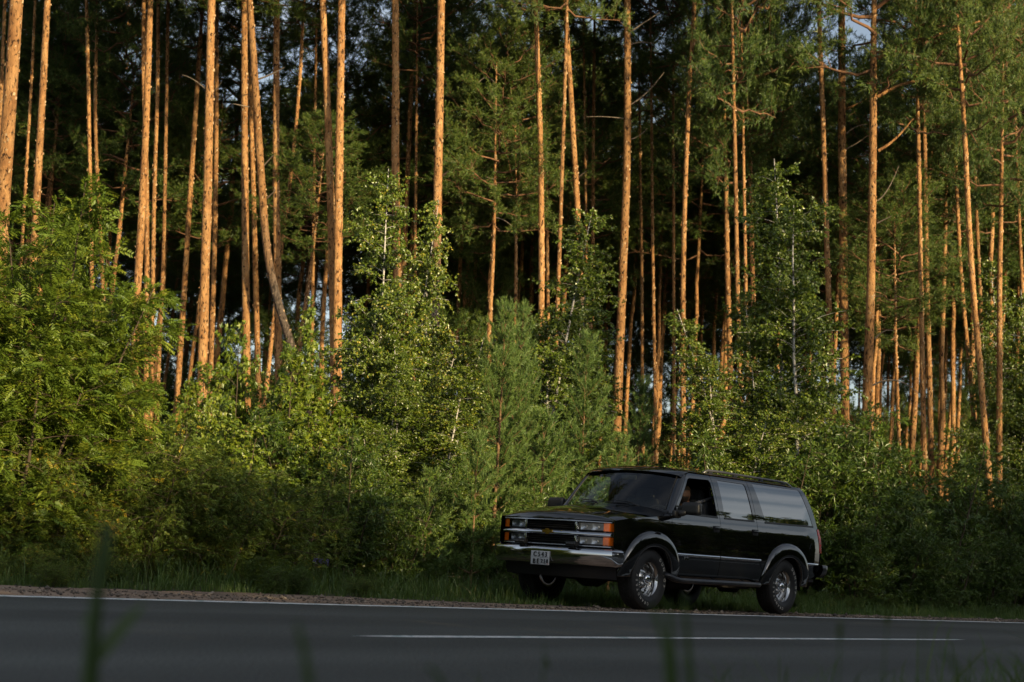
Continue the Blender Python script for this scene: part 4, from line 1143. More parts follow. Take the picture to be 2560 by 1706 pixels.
def broadleaf(seed, H, Rad, kind, nstem=3, nbr=40, twigs=9, leaves=9, prof=None, spread0=0.15, stem_r=0.03, z0=0.12, lean=0.12, ls=1.0):
    """returns (wood mesh, leaf mesh) data for a shrub or young tree"""
    r = np.random.default_rng(seed)
    wood = MB(); lf = MB()
    prof = prof or (lambda h: math.sin(math.pi*min(1, 0.12+0.88*h))**0.7)
    TS, TD, TL = [], [], []
    for s in range(nstem):
        a = r.uniform(0, 6.28); off = np.array([math.cos(a), math.sin(a), 0])*Rad*spread0*r.uniform(0.2, 1)
        hs = H*(1.0 if s == 0 else r.uniform(0.6, 0.95))
        d = np.array([off[0]/Rad*lean*3, off[1]/Rad*lean*3, 1.0]); d[:2] += r.normal(0, lean*0.35, 2)
        P = curve(off, d, hs, [r.normal(0, 0.05), r.normal(0, 0.05), 0], 9)
        P[:, :2] += np.cumsum(r.normal(0, 0.012*H/4, (9, 2)), 0)
        wood.tube(P, np.linspace(stem_r, stem_r*0.15, 9), 6)
        n = max(4, int(nbr*(1.0 if s == 0 else 0.75)/max(1, nstem*0.7)))
        for h in z0+(0.97-z0)*(np.arange(n)+r.uniform(0, 1, n))/n:
            p0 = interp_poly(P, np.array([h]))[0]; hh = p0[2]/H
            az = r.uniform(0, 6.28); el = r.uniform(0.15, 0.85)
            ln = Rad*prof(hh)*r.uniform(0.55, 1.15)*max(0.35, 1-0.4*np.linalg.norm(p0[:2])/Rad)
            dd = np.array([math.cos(az)*math.cos(el), math.sin(az)*math.cos(el), math.sin(el)])
            B = curve(p0, dd, ln, [0, 0, -0.28], 5)
            wood.tube(B, np.linspace(max(0.004, stem_r*0.3*(1-hh)), 0.003, 5), 4)
            m = max(3, int(twigs*(0.45+0.55*ln/Rad)))
            t = 0.2+0.8*(np.arange(m)+r.uniform(0, 1, m))/m
            q = interp_poly(B, t)
            td = nrm(dd*0.55+r.normal(0, 0.65, (m, 3))+np.array([0, 0, -0.12 if kind == 'birch' else 0.05]))
            TS.append(q); TD.append(td); TL.append(r.uniform(0.5, 1.0, m)*(0.18+0.10*Rad))
        m = 5; TS.append(interp_poly(P, r.uniform(0.9, 1, m))); TD.append(nrm(r.normal(0, 0.5, (m, 3))+Z3)); TL.append(np.full(m, 0.18))
    S_, D_, L_ = np.concatenate(TS), np.concatenate(TD), np.concatenate(TL)
    # bare twigs themselves, very thin
    add_needles(lf, S_, D_, L_, 0.006, 0.0, r, 1)
    n = len(S_)*leaves
    idx = np.repeat(np.arange(len(S_)), leaves); t = r.uniform(0.1, 1.05, n)
    P = S_[idx]+D_[idx]*(L_[idx]*t)[:, None]+np.array([0, 0, -0.10])*(L_[idx]*t*t)[:, None]+r.normal(0, 0.012, (n, 3))
    out = P.copy(); out[:, 2] = 0; out = nrm(out)
    v = np.clip(r.normal(0.47, 0.24, n)+r.normal(0, 0.12, len(S_))[idx], 0, 1)
    if kind == 'birch':
        D = nrm(D_[idx]*0.4+r.normal(0, 0.55, (n, 3))+np.array([0, 0, -0.55])); N = nrm(r.normal(0, 0.7, (n, 3))+out*0.5+Z3*0.35)
        add_leaves(lf, P, D, N, r.uniform(0.038, 0.064, n)*ls, r.uniform(0.030, 0.050, n)*ls, v)
    elif kind == 'willow':
        D = nrm(D_[idx]*0.7+r.normal(0, 0.45, (n, 3))+np.array([0, 0, -0.35])); N = nrm(r.normal(0, 0.5, (n, 3))+Z3*0.8+out*0.3)
        add_leaves(lf, P, D, N, r.uniform(0.07, 0.125, n), r.uniform(0.022, 0.036, n), v)
    elif kind == 'maple':
        D = nrm(D_[idx]*0.5+r.normal(0, 0.5, (n, 3))+np.array([0, 0, -0.35])); N = nrm(r.normal(0, 0.45, (n, 3))+Z3*0.7+out*0.35); Sd = nrm(np.cross(D, N))
        for a, sc in ((0, 1.0), (0.75, 0.85), (-0.75, 0.85)):
            add_leaves(lf, P+D*0.03, D*math.cos(a)+Sd*math.sin(a), N, r.uniform(0.07, 0.11, n)*sc, r.uniform(0.036, 0.055, n)*sc, np.clip(v+r.normal(0, 0.05, n), 0, 1))
        k = max(1, len(S_)//9); ii = r.choice(len(S_), k, replace=False)
        for c in range(16):
            pp = S_[ii]+D_[ii]*L_[ii, None]*0.7+r.normal(0, 0.022, (k, 3))+np.array([0, 0, -1.0])*r.uniform(0.02, 0.17, k)[:, None]
            add_leaves(lf, pp, r.normal(0, 0.3, (k, 3))+np.array([0, 0, -1.0]), r.normal(0, 1, (k, 3)), 0.042, 0.013, r.uniform(0, 1, k), m=2)
    elif kind in ('pinnate', 'pea'):
        big = kind == 'pinnate'
        np_ = 7 if big else 5
        Lr = (r.uniform(0.13, 0.22, n) if big else r.uniform(0.05, 0.09, n))
        D = nrm(D_[idx]*0.5+out*0.35+r.normal(0, 0.5, (n, 3))+np.array([0, 0, -0.05])); N = nrm(r.normal(0, 0.4, (n, 3))+Z3); Sd = nrm(np.cross(D, N))
        for j in range(np_):
            f = 0.18+0.82*j/(np_-1)
            base = P+D*(Lr*f)[:, None]+np.array([0, 0, -0.22])*(Lr*f*f)[:, None]
            ll = (Lr*0.34 if big else Lr*0.34)*(1.0-0.45*abs(f-0.5))
            for sg in (1, -1):
                add_leaves(lf, base, D*0.55+Sd*sg*0.85+np.array([0, 0, -0.12])+r.normal(0, 0.12, (n, 3)), N+r.normal(0, 0.2, (n, 3)), ll, ll*(0.42 if big else 0.6), np.clip(v+r.normal(0, 0.06, n), 0, 1))
    return wood, lf

def plant_meshes(kind, mat, wmat, **kw):
    w, l = broadleaf(kind=kind, **kw)
    mats = [mat, M_TWIG] + ([M_SEEDS] if kind == 'maple' else [])
    return w.mesh(kind+'_stems', wmat, True), l.mesh(kind+'_foliage', mats)

def young_pine(seed, H, Rad, gap=0.42):
    r = np.random.default_rng(seed); wood = MB(); nd = MB()
    P = curve(np.zeros(3), np.array([0, 0, 1.0]), H, [r.normal(0, 0.02), r.normal(0, 0.02), 0], 10)
    wood.tube(P, np.linspace(0.012+0.008*H, 0.006, 10), 7)
    TS, TD, TL = [], [], []
    z = 0.35
    def twig(p, d, l): TS.append(p); TD.append(d); TL.append(l)
    while z < H-0.08:
        f = z/H; nb = r.integers(5, 8)
        for k in range(nb):
            az = 6.28*k/nb+r.uniform(-0.4, 0.4); el = 0.25+0.75*f**1.5+r.uniform(-0.12, 0.15)
            ln = Rad*(1-f)**0.75*r.uniform(0.7, 1.1)+0.12
            d = np.array([math.cos(az)*math.cos(el), math.sin(az)*math.cos(el), math.sin(el)])
            p0 = interp_poly(P, np.array([f]))[0]
            B = curve(p0, d, ln, [0, 0, 0.22], 5)
            wood.tube(B, np.linspace(0.004+0.006*ln, 0.003, 5), 4)
            m = max(2, int(ln/0.065))
            for t in np.linspace(0.22, 1.0, m):
                q = interp_poly(B, np.array([t]))[0]
                tang = d+np.array([0, 0, 0.44*t])
                for _ in range(3):
                    dd = nrm(tang*0.7+r.normal(0, 0.42, 3)+Z3*0.30)
                    twig(q, dd, r.uniform(0.12, 0.24)*(0.7+0.3*(1-t)) if t < 0.97 else r.uniform(0.14, 0.24))
        z += gap*r.uniform(0.8, 1.15)*(0.75+0.35*(1-f))
    for _ in range(5): twig(P[-1], nrm(r.normal(0, 0.25, 3)+Z3), 0.22)
    S_, D_, L_ = np.array(TS), np.array(TD), np.array(TL)
    K = 30; n = len(S_)*K; idx = np.repeat(np.arange(len(S_)), K)
    t = np.tile(np.linspace(0.05, 1, K), len(S_))
    Pn = S_[idx]+D_[idx]*(L_[idx]*t)[:, None]
    Dn = nrm(D_[idx]*0.95+r.normal(0, 0.55, (n, 3)))
    v = np.clip(0.3+0.45*t+r.normal(0, 0.12, n)+r.normal(0, 0.10, len(S_))[idx], 0, 1)
    add_needles(nd, Pn, Dn, r.uniform(0.06, 0.10, n), 0.0085, v, r)
    add_needles(nd, S_, D_, L_, 0.010, 0.5, r, 1)
    return wood.mesh('young_pine_stem', M_YSTEM, True), nd.mesh('young_pine_needles', [M_YNEEDLE, M_YSTEM])

def pine_crown(seed, Hc, Rad, nbr=34, low=0.0, dens=1.0):
    """crown of a tall pine: origin at its foot on the trunk"""
    r = np.random.default_rng(seed); wood = MB(); nd = MB()
    P = curve(np.zeros(3), np.array([0, 0, 1.0]), Hc, [0, 0, 0], 10)
    wood.tube(P[8:], np.linspace(0.02, 0.008, 2), 5)
    TS, TD, TL = [], [], []
    for i in range(nbr):
        f = (i+r.uniform(0, 1))/nbr
        az = i*2.4+r.uniform(-0.5, 0.5)
        el = -0.15+0.95*f+r.uniform(-0.2, 0.25)
        ln = Rad*(0.55+0.75*min(1, f/0.35))*(1-f)**0.6*r.uniform(0.6, 1.2)+0.3
        d = np.array([math.cos(az)*math.cos(el), math.sin(az)*math.cos(el), math.sin(el)])
        p0 = interp_poly(P, np.array([f]))[0]
        B = curve(p0, d, ln, [r.normal(0, 0.12), r.normal(0, 0.12), 0.22], 6); B[1:] += r.normal(0, 0.04*ln, (5, 3))
        wood.tube(B, np.linspace(0.012+0.014*ln, 0.006, 6), 5)
        ns = max(4, int(7*ln*dens**0.5))
        for t in 0.35+0.65*(np.arange(ns)+r.uniform(0, 1, ns))/ns:
            q = interp_poly(B, np.array([t]))[0]
            sd_ = nrm(d*0.6+r.normal(0, 0.6, 3)+Z3*0.25); sl = ln*r.uniform(0.18, 0.42)+0.12
            C = curve(q, sd_, sl, [0, 0, 0.2], 4)
            wood.tube(C, np.linspace(0.008, 0.004, 4), 3)
            nt_ = int(13*dens)
            tt = r.uniform(0.3, 1.0, nt_)
            TS.append(interp_poly(C, tt)+r.normal(0, 0.03, (nt_, 3))); TD.append(nrm(sd_*0.5+r.normal(0, 0.55, (nt_, 3))+Z3*0.35)); TL.append(r.uniform(0.14, 0.28, nt_))
    S_, D_, L_ = np.concatenate(TS), np.concatenate(TD), np.concatenate(TL)
    K = 16; n = len(S_)*K; idx = np.repeat(np.arange(len(S_)), K); t = np.tile(np.linspace(0.1, 1, K), len(S_))
    Pn = S_[idx]+D_[idx]*(L_[idx]*t)[:, None]; Dn = nrm(D_[idx]*0.8+r.normal(0, 0.6, (n, 3)))
    v = np.clip(0.25+0.4*t+r.normal(0, 0.13, n)+r.normal(0, 0.12, len(S_))[idx], 0, 1)
    add_needles(nd, Pn, Dn, r.uniform(0.09, 0.15, n), 0.017, v, r)
    return wood.mesh('crown_branches', M_CROWNWOOD, True), nd.mesh('crown_needles', M_NEEDLE)

def trunk_mesh(name, P, r0, r1, seed, n=14, flakes=150, taper=None):
    """tapered, slightly uneven trunk with loose bark flakes standing off it"""
    r = np.random.default_rng(seed); mb = MB(); P = np.asarray(P, float); k = len(P)
    zz = np.linspace(0, 1, k); rad = r0+(r1-r0)*zz+0.35*r0*np.exp(-zz*k/1.2)*0.6
    if taper:
        rad = r0*np.where(zz < taper[0], 1-(1-taper[1])*zz/taper[0], taper[1]*(1-.9*(zz-taper[0])/(1-taper[0])))+0.2*r0*np.exp(-zz*k/1.2)
    a = np.arange(n)*2*np.pi/n
    rr = rad[:, None]*(1+r.normal(0, 0.028, (k, n))+0.03*np.sin(a*2+r.uniform(0, 6))[None])
    V = np.stack([P[:, 0, None]+rr*np.cos(a), P[:, 1, None]+rr*np.sin(a), np.repeat(P[:, 2, None], n, 1)], -1)
    i = np.arange(k-1)[:, None]*n; j = np.arange(n)[None]; j2 = (j+1) % n
    mb.add(V.reshape(-1, 3), quads=np.stack([i+j, i+j2, i+n+j2, i+n+j], -1).reshape(-1, 4), v=0.5)
    if flakes:
        t = r.uniform(0.06, 1, flakes); ang = r.uniform(0, 6.28, flakes)
        c = interp_poly(P, t); ra = np.interp(t, zz, rad)
        er = np.stack([np.cos(ang), np.sin(ang), 0*ang], -1); et = np.stack([-np.sin(ang), np.cos(ang), 0*ang], -1)
        s = r.uniform(0.009, 0.024, flakes)[:, None]; h = r.uniform(0.025, 0.07, flakes)[:, None]; o = r.uniform(0.008, 0.026, flakes)[:, None]
        b = c+er*(ra[:, None]*1.0)
        up = np.array([0, 0, 1.0]); tilt = np.sign(r.normal(size=(flakes, 1)))
        Vf = np.stack([b-et*s-up*h*.5, b+et*s*.8-up*h*.5+er*o*(tilt < 0), b+et*s+up*h*.5+er*o, b-et*s*.7+up*h*.5+er*o*(tilt > 0)], 1).reshape(-1, 3)
        q = np.arange(flakes)*4
        mb.add(Vf, quads=np.stack([q, q+1, q+2, q+3], -1), v=np.where(r.uniform(0, 1, flakes) < 0.6, 1.0, 0.4))
    return mb.mesh(name, M_PINEBARK, True)

# ------------------------------------------------------------------ pines of the forest
rc = random.Random(11)
CROWNS = [pine_crown(s, 8.5, 2.5, 38, dens=1.0) for s in (101, 102, 103, 104)]
def add_crown(root, pos, scale, rz, which):
    bw, nd = CROWNS[which % len(CROWNS)]
    c = obj('crown', nd, root, pos); c.scale = (scale[0], scale[0], scale[1]); c.rotation_euler = (0, 0, rz)
    b = obj('branches', bw, c)
    return c

ORG = {'a': (0, 0), 'b': (850, 0), 'c': (1700, 0), 'd': (0, 600), 'e': (850, 600), 'f': (1700, 600)}
def px(c, x, y): return (ORG[c][0]+x/2.2395, ORG[c][1]+y/2.2395)

def traced_pine(w, trace, label, group=None, dia=0.23, height=19.0, crown_at=0.6, branches=(), seed=0, D=None, crown=True, minY=20.5, grey=None):
    """w: trunk width and trace: points of the trunk in the photograph; the distance follows from a usual trunk diameter"""
    pts = [px(*t) for t in trace]
    if grey is None: grey = -1.5+3.2*rc.random()**2
    wpx = w/2.2395
    u0, v0 = pts[-1]
    hd = ray(u0, horizon_v(u0)); hd = hd/np.linalg.norm(hd[:2])
    dist = D or dia*F_PX/wpx
    if dist*hd[1] < minY: dist = minY/hd[1]
    dist = min(dist, 43.0+(seed*7 % 5) if group != GM else 49.0+(seed*5 % 4))
    d = wpx*dist/F_PX
    # plane facing the camera at that distance
    nvec = np.array([fw[0], fw[1], 0]); nvec /= np.linalg.norm(nvec)
    depth = dist*float(hd[:2]@nvec[:2])
    W = []
    for u, v in pts:
        dr = ray(u, v); t = depth/float(dr@nvec); W.append(CAM+dr*t)
    W = np.array(W); W = W[np.argsort(W[:, 2])]
    # extend to the ground and to full height along the mean lean
    slope = (W[-1]-W[0])/(W[-1, 2]-W[0, 2]) if len(W) > 1 else np.array([0.02, 0, 1.0])
    s_lo = (W[1]-W[0])/(W[1, 2]-W[0, 2]) if len(W) > 1 else slope
    base = W[0]-(slope*0.6+s_lo*0.4)*(W[0, 2])
    gz = ground_z(base[0], base[1])
    base[2] = gz-0.05
    hmax = height
    top = W[-1]+slope*max(0.5, hmax-W[-1, 2])
    allp = np.concatenate([[base], W, [top]])
    zs = np.linspace(base[2], top[2], 42)
    zk = allp[:, 2]
    P = np.stack([np.interp(zs, zk, allp[:, 0]), np.interp(zs, zk, allp[:, 1]), zs], -1)
    ker = np.array([.25, .5, .25])
    for _ in range(4):
        for c in (0, 1): P[1:-1, c] = P[:-2, c]*.25+P[1:-1, c]*.5+P[2:, c]*.25
    root = empty('pine_tree', tuple(base))
    tag(root, label, 'pine tree', group)
    kc = int(42*min(0.97, crown_at))
    r0 = d/2*1.12; rt_ = d/2*0.55
    Pl = P-base
    top_z = Pl[-1, 2]; zc = crown_at*top_z
    Pt = Pl[:40]
    tr = obj('trunk', trunk_mesh('trunk', Pt, r0, r0, seed, flakes=380, taper=(crown_at, .68)), root)
    tr['grey_height'] = grey
    if crown:
        sc = (top_z-zc)/8.5
        add_crown(root, tuple(Pl[kc]), (0.95*min(1.15, max(.7, d/0.23)), sc), rc.uniform(0, 6.28), seed)
    for (bu, bv, eu, ev, rad) in branches:      # dead limbs traced in the same plane, swung a little towards the camera
        s_ = ray(*px(bu[0], bu[1], bu[2])); e_ = ray(*px(ev[0], ev[1], ev[2]))
        a = CAM+s_*(depth/float(s_@nvec))-base; b = CAM+e_*(depth/float(e_@nvec)*0.995)-base
        m = (a+b)/2+np.array([0, 0, eu])
        t = np.linspace(0, 1, 7)[:, None]
        C = a*(1-t)**2+2*m*t*(1-t)+b*t*t
        mbb = MB(); mbb.tube(C, np.linspace(rad, rad*0.35, 7), 6)
        obj('branch', mbb.mesh('branch', M_DEADWOOD if rad < 0.03 else M_PINEBARK, True), root)
    return root, d, dist

GF = 'tall pines standing along the forest edge'
GM = 'slender pines between the front trunks'
LAB_F = 'tall straight pine with bare sunlit orange trunk behind the roadside bushes'
LAB_M = 'slimmer shaded pine trunk a little deeper in the forest'
def br(b, e, sag=0.0, rad=0.02): return (b, None, sag, e, rad)
# (width, trace top..bottom, label, group, extra)
TR = [
 (80, [('a', 92, 0), ('a', 62, 500), ('a', 22, 1000), ('d', -12, 300)], 'thickest pine trunk of the forest edge rising out of the feathery bush', None, dict(dia=.27)),
 (24, [('a', 28, 0), ('a', 8, 500), ('a', -5, 900)], LAB_M, GM, {}),
 (18, [('a', 197, 0), ('a', 178, 450), ('a', 150, 900)], LAB_M, GM, {}),
 (46, [('a', 266, 0), ('a', 240, 500), ('a', 212, 1000), ('a', 190, 1400)], 'leaning orange pine trunk right behind the top of the feathery bush', None, {}),
 (24, [('a', 484, 0), ('a', 496, 500), ('a', 503, 900), ('a', 512, 1400)], LAB_M, GM, {}),
 (24, [('a', 546, 0), ('a', 530, 650), ('a', 545, 1000), ('a', 572, 1500)], LAB_M, GM, {}),
 (44, [('a', 842, 0), ('a', 818, 700), ('a', 795, 1200), ('d', 772, 200), ('d', 745, 900)], 'orange pine trunk crossing in front of a straight darker one', None, {}),
 (30, [('a', 806, 0), ('a', 802, 400), ('a', 822, 1000), ('d', 822, 300), ('d', 815, 1100)], 'darker pine trunk standing close behind the crossing orange one', None, dict(dia=.2)),
 (26, [('a', 885, 0), ('a', 884, 500), ('a', 862, 1100), ('d', 855, 300)], LAB_M, GM, {}),
 (22, [('a', 942, 0), ('a', 930, 700), ('a', 915, 1500), ('d', 900, 400)], LAB_M, GM, {}),
 (34, [('a', 1100, 560), ('a', 1070, 1000), ('a', 1040, 1500), ('d', 1010, 600)], LAB_M, GM, dict(dia=.2)),
 (54, [('a', 1184, 0), ('a', 1172, 600), ('a', 1160, 1200), ('d', 1152, 0), ('d', 1132, 800)], 'bright evenly lit orange pine trunk with a forked dead twig', None,
   dict(branches=[br(('a', 1150, 500), ('a', 1022, 420), 0.1, .012), br(('a', 1208, 505), ('a', 1242, 458), 0.0, .014)])),
 (28, [('a', 1214, 0), ('a', 1212, 800), ('a', 1200, 1500), ('d', 1186, 500)], LAB_M, GM, dict(dia=.2)),
 (44, [('a', 1368, 0), ('a', 1370, 800), ('a', 1375, 1500), ('d', 1380, 600)], 'straight orange pine trunk crossed by the leaning grey-based one', None, {}),
 (34, [('a', 1408, 700), ('a', 1420, 1100), ('d', 1426, 0), ('d', 1450, 950)], LAB_M, GM, dict(dia=.2)),
 (50, [('a', 1398, 0), ('a', 1428, 450), ('a', 1462, 1000), ('a', 1502, 1568), ('d', 1532, 270)], 'leaning pine with orange upper trunk, grey base and dead snags', None,
   dict(grey=6.6, dia=.24, branches=[br(('a', 1445, 445), ('a', 1592, 378), -0.05, .026), br(('a', 1475, 930), ('a', 1532, 868), 0, .022), br(('a', 1495, 1110), ('a', 1545, 1065), 0, .02), br(('a', 1395, 600), ('a', 1305, 582), 0, .018), br(('a', 1440, 300), ('a', 1475, 278), 0, .02)])),
 (44, [('a', 1550, 0), ('a', 1546, 600), ('a', 1545, 1100), ('d', 1552, 0), ('d', 1562, 900)], LAB_F, GF, {}),
 (24, [('a', 1702, 0), ('a', 1680, 450), ('a', 1640, 900), ('a', 1588, 1280)], 'thin leaning pine slanting down to the base of a straight one', None, dict(dia=.17)),
 (20, [('a', 1772, 0), ('a', 1765, 600), ('a', 1758, 1100)], LAB_M, GM, {}),
 (28, [('a', 1812, 850), ('a', 1775, 1200), ('a', 1735, 1550), ('d', 1690, 500)], 'short crooked young pine trunk leaning away from a tall pair', None, dict(dia=.16, height=12)),
 (46, [('a', 1806, 0), ('a', 1826, 400), ('a', 1846, 900), ('a', 1862, 1568), ('d', 1876, 930)], 'slanting pine of a close pair, its foot spotted with bark plates', None, {}),
 (52, [('a', 1914, 0), ('a', 1902, 700), ('a', 1892, 1500), ('d', 1888, 700)], 'upright pine of a close pair behind the birch thicket', None, {}),
 (52, [('b', 310, 0), ('b', 312, 500), ('b', 308, 1000), ('e', 325, 300)], 'smooth bright pine trunk disappearing behind the tall birch thicket', None, {}),
 (34, [('b', 418, 0), ('b', 402, 400), ('b', 378, 1000)], LAB_M, GM, dict(dia=.2)),
 (18, [('b', 430, 400), ('b', 428, 800), ('b', 424, 1100)], LAB_M, GM, {}),
 (54, [('b', 566, 0), ('b', 560, 500), ('b', 548, 1000), ('b', 540, 1500), ('e', 525, 600)], 'pine with orange top and grey scaly lower trunk beside the birch', None,
   dict(grey=6.6, branches=[br(('b', 575, 985), ('b', 608, 958), 0, .028)])),
 (26, [('b', 878, 280), ('b', 870, 700), ('b', 868, 1100), ('b', 852, 1568), ('e', 855, 200)], 'slim pine with a low crown and twisted bare limbs above the young pines', None,
   dict(dia=.16, height=13, crown_at=.62, branches=[br(('b', 868, 470), ('b', 770, 470), .35, .022), br(('b', 872, 1220), ('b', 968, 1272), .1, .02), br(('b', 865, 1005), ('b', 812, 990), 0, .015)])),
 (22, [('b', 978, 500), ('b', 984, 900), ('b', 986, 1568), ('e', 980, 700)], 'slim forked pine next to the one with twisted limbs', None,
   dict(dia=.15, height=12, branches=[br(('b', 975, 1050), ('b', 900, 650), -.2, .03)])),
 (38, [('b', 1094, 0), ('b', 1108, 400), ('b', 1124, 800), ('b', 1130, 1568), ('e', 1118, 1050)], 'gently bowed orange pine trunk directly behind the young pines', None, {}),
 (20, [('b', 1140, 0), ('b', 1152, 500), ('b', 1158, 1200)], LAB_M, GM, {}),
 (24, [('b', 1272, 0), ('b', 1258, 500), ('b', 1242, 1000), ('b', 1224, 1568), ('e', 1198, 900)], 'slim pine crossing behind a thicker dark-based one', None, dict(dia=.17)),
 (38, [('b', 1256, 0), ('b', 1288, 450), ('b', 1320, 1000), ('b', 1350, 1568), ('e', 1358, 880)], 'pine slanting from a dark split foot to an orange top', None,
   dict(grey=6.6, branches=[br(('b', 1320, 730), ('b', 1352, 735), 0, .02), br(('b', 1335, 992), ('b', 1380, 958), 0, .022)])),
 (50, [('b', 1606, 0), ('b', 1612, 500), ('b', 1606, 1000), ('b', 1582, 1568), ('e', 1548, 1050)], 'stout pine curving slightly, orange down to the young pines before it', None,
   dict(branches=[br(('b', 1625, 180), ('b', 1790, 70), 0, .022), br(('b', 1630, 585), ('b', 1815, 405), -.2, .022), br(('b', 1628, 250), ('b', 1760, 245), .1, .018), br(('b', 1632, 780), ('b', 1720, 720), -.1, .016), br(('b', 1590, 665), ('b', 1380, 655), .05, .014)])),
 (16, [('b', 1372, 800), ('b', 1378, 1300), ('e', 1385, 500)], LAB_M, GM, {}),
 (22, [('b', 1418, 850), ('b', 1415, 1500), ('e', 1408, 480)], LAB_M, GM, {}),
 (20, [('b', 1680, 880), ('b', 1690, 1500), ('e', 1692, 700)], LAB_M, GM, {}),
 (20, [('b', 1745, 660), ('b', 1752, 1500), ('e', 1770, 1200)], LAB_M, GM, {}),
 (18, [('b', 1866, 500), ('b', 1868, 1500), ('e', 1870, 1100)], LAB_M, GM, {}),
 (30, [('c', 84, 0), ('c', 52, 500), ('c', 30, 1000), ('c', 16, 1568), ('f', 18, 1100)], 'slender pine with pale lit edge rising above the roof of the suv', None, dict(dia=.19)),
 (34, [('c', 244, 450), ('c', 258, 1000), ('c', 266, 1568), ('f', 276, 550)], 'shaded brown trunk in the row of four close pines by the tall birch', None, {}),
 (29, [('c', 300, 460), ('c', 312, 1000), ('c', 320, 1568), ('f', 332, 600)], 'sunlit trunk in the row of four close pines by the tall birch', None, {}),
 (21, [('c', 350, 540), ('c', 360, 1100), ('c', 368, 1568)], 'thinnest trunk in the row of four close pines', None, {}),
 (31, [('c', 380, 520), ('c', 395, 1000), ('c', 406, 1568), ('f', 416, 500)], 'trunk of four close pines nearest the tall birch, half hidden by it', None,
   dict(branches=[br(('c', 405, 820), ('c', 488, 718), 0, .014)])),
 (34, [('c', 776, 0), ('c', 798, 600), ('c', 815, 1100), ('c', 828, 1568), ('f', 858, 1040)], 'slanting pine right beside the tall birch, flaky bark to the ground', None, {}),
 (50, [('c', 905, 0), ('c', 906, 700), ('c', 914, 1300), ('f', 918, 300), ('f', 928, 1120)], 'straight stout orange pine with a long bare limb, beside a thicker one', None,
   dict(dia=.25, branches=[br(('c', 918, 615), ('c', 1055, 548), -.05, .035), br(('c', 930, 750), ('c', 1048, 698), .15, .025), br(('c', 930, 835), ('c', 1050, 760), -.05, .02)])),
 (54, [('c', 1086, 0), ('c', 1082, 500), ('c', 1078, 1100), ('c', 1068, 1568), ('f', 1070, 300), ('f', 1038, 1170)], 'stoutest pine of the open stand with big crooked living limbs', None,
   dict(dia=.26, crown_at=.55, branches=[br(('c', 1105, 545), ('c', 1500, 480), .5, .05), br(('c', 1110, 845), ('c', 1305, 665), -.2, .045), br(('c', 1105, 1125), ('c', 1225, 930), -.3, .02), br(('c', 1105, 1250), ('c', 1185, 1210), 0, .02), br(('c', 1110, 325), ('c', 1680, 120), .1, .06), br(('f', 1078, 815), ('f', 1335, 860), .45, .026), br(('f', 1090, 555), ('f', 1198, 512), .2, .02), br(('f', 1092, 318), ('f', 1140, 316), 0, .018)])),
 (21, [('c', 1202, 1170), ('f', 1202, 0), ('f', 1208, 600), ('f', 1236, 1380)], 'thin bare pine pole standing alone in the open gap', None, dict(dia=.13, height=11)),
 (31, [('c', 1360, 300), ('c', 1372, 900), ('c', 1382, 1568), ('f', 1400, 900)], 'sunlit trunk of two pines crossing low down', None, {}),
 (30, [('c', 1338, 950), ('c', 1348, 1568), ('f', 1356, 700), ('f', 1372, 1370)], 'brown shaded trunk of two pines crossing low down', None, {}),
 (25, [('c', 1545, 950), ('c', 1572, 1568), ('f', 1600, 500), ('f', 1622, 720)], LAB_M, GM, {}),
 (35, [('c', 1592, 700), ('c', 1615, 1200), ('c', 1634, 1568), ('f', 1680, 700)], LAB_F, GF, {}),
 (25, [('c', 1640, 700), ('c', 1660, 1200), ('c', 1678, 1568), ('f', 1695, 700)], LAB_M, GM, {}),
 (33, [('c', 1802, 900), ('c', 1795, 1300), ('c', 1788, 1568), ('f', 1790, 560)], LAB_F, GF, {}),
 (22, [('c', 1888, 900), ('c', 1905, 1400), ('f', 1920, 300)], LAB_M, GM, {}),
]
placed = []
for i, (w, trc, lab, grp, ex) in enumerate(TR):
    ex = dict(ex)
    left = trc[0][0] in 'ab' or trc[0][2] < 100
    ex.setdefault('height', rc.uniform(20, 23.5) if left else rc.uniform(18, 21.5)); ex.setdefault('crown_at', rc.uniform(.68, .75) if left else rc.uniform(.56, .63))
    if grp == GM: ex.setdefault('dia', 0.19)
    root, d, dist = traced_pine(w, trc, lab, grp, seed=200+i, **ex)
    placed.append((root.location.x, root.location.y))

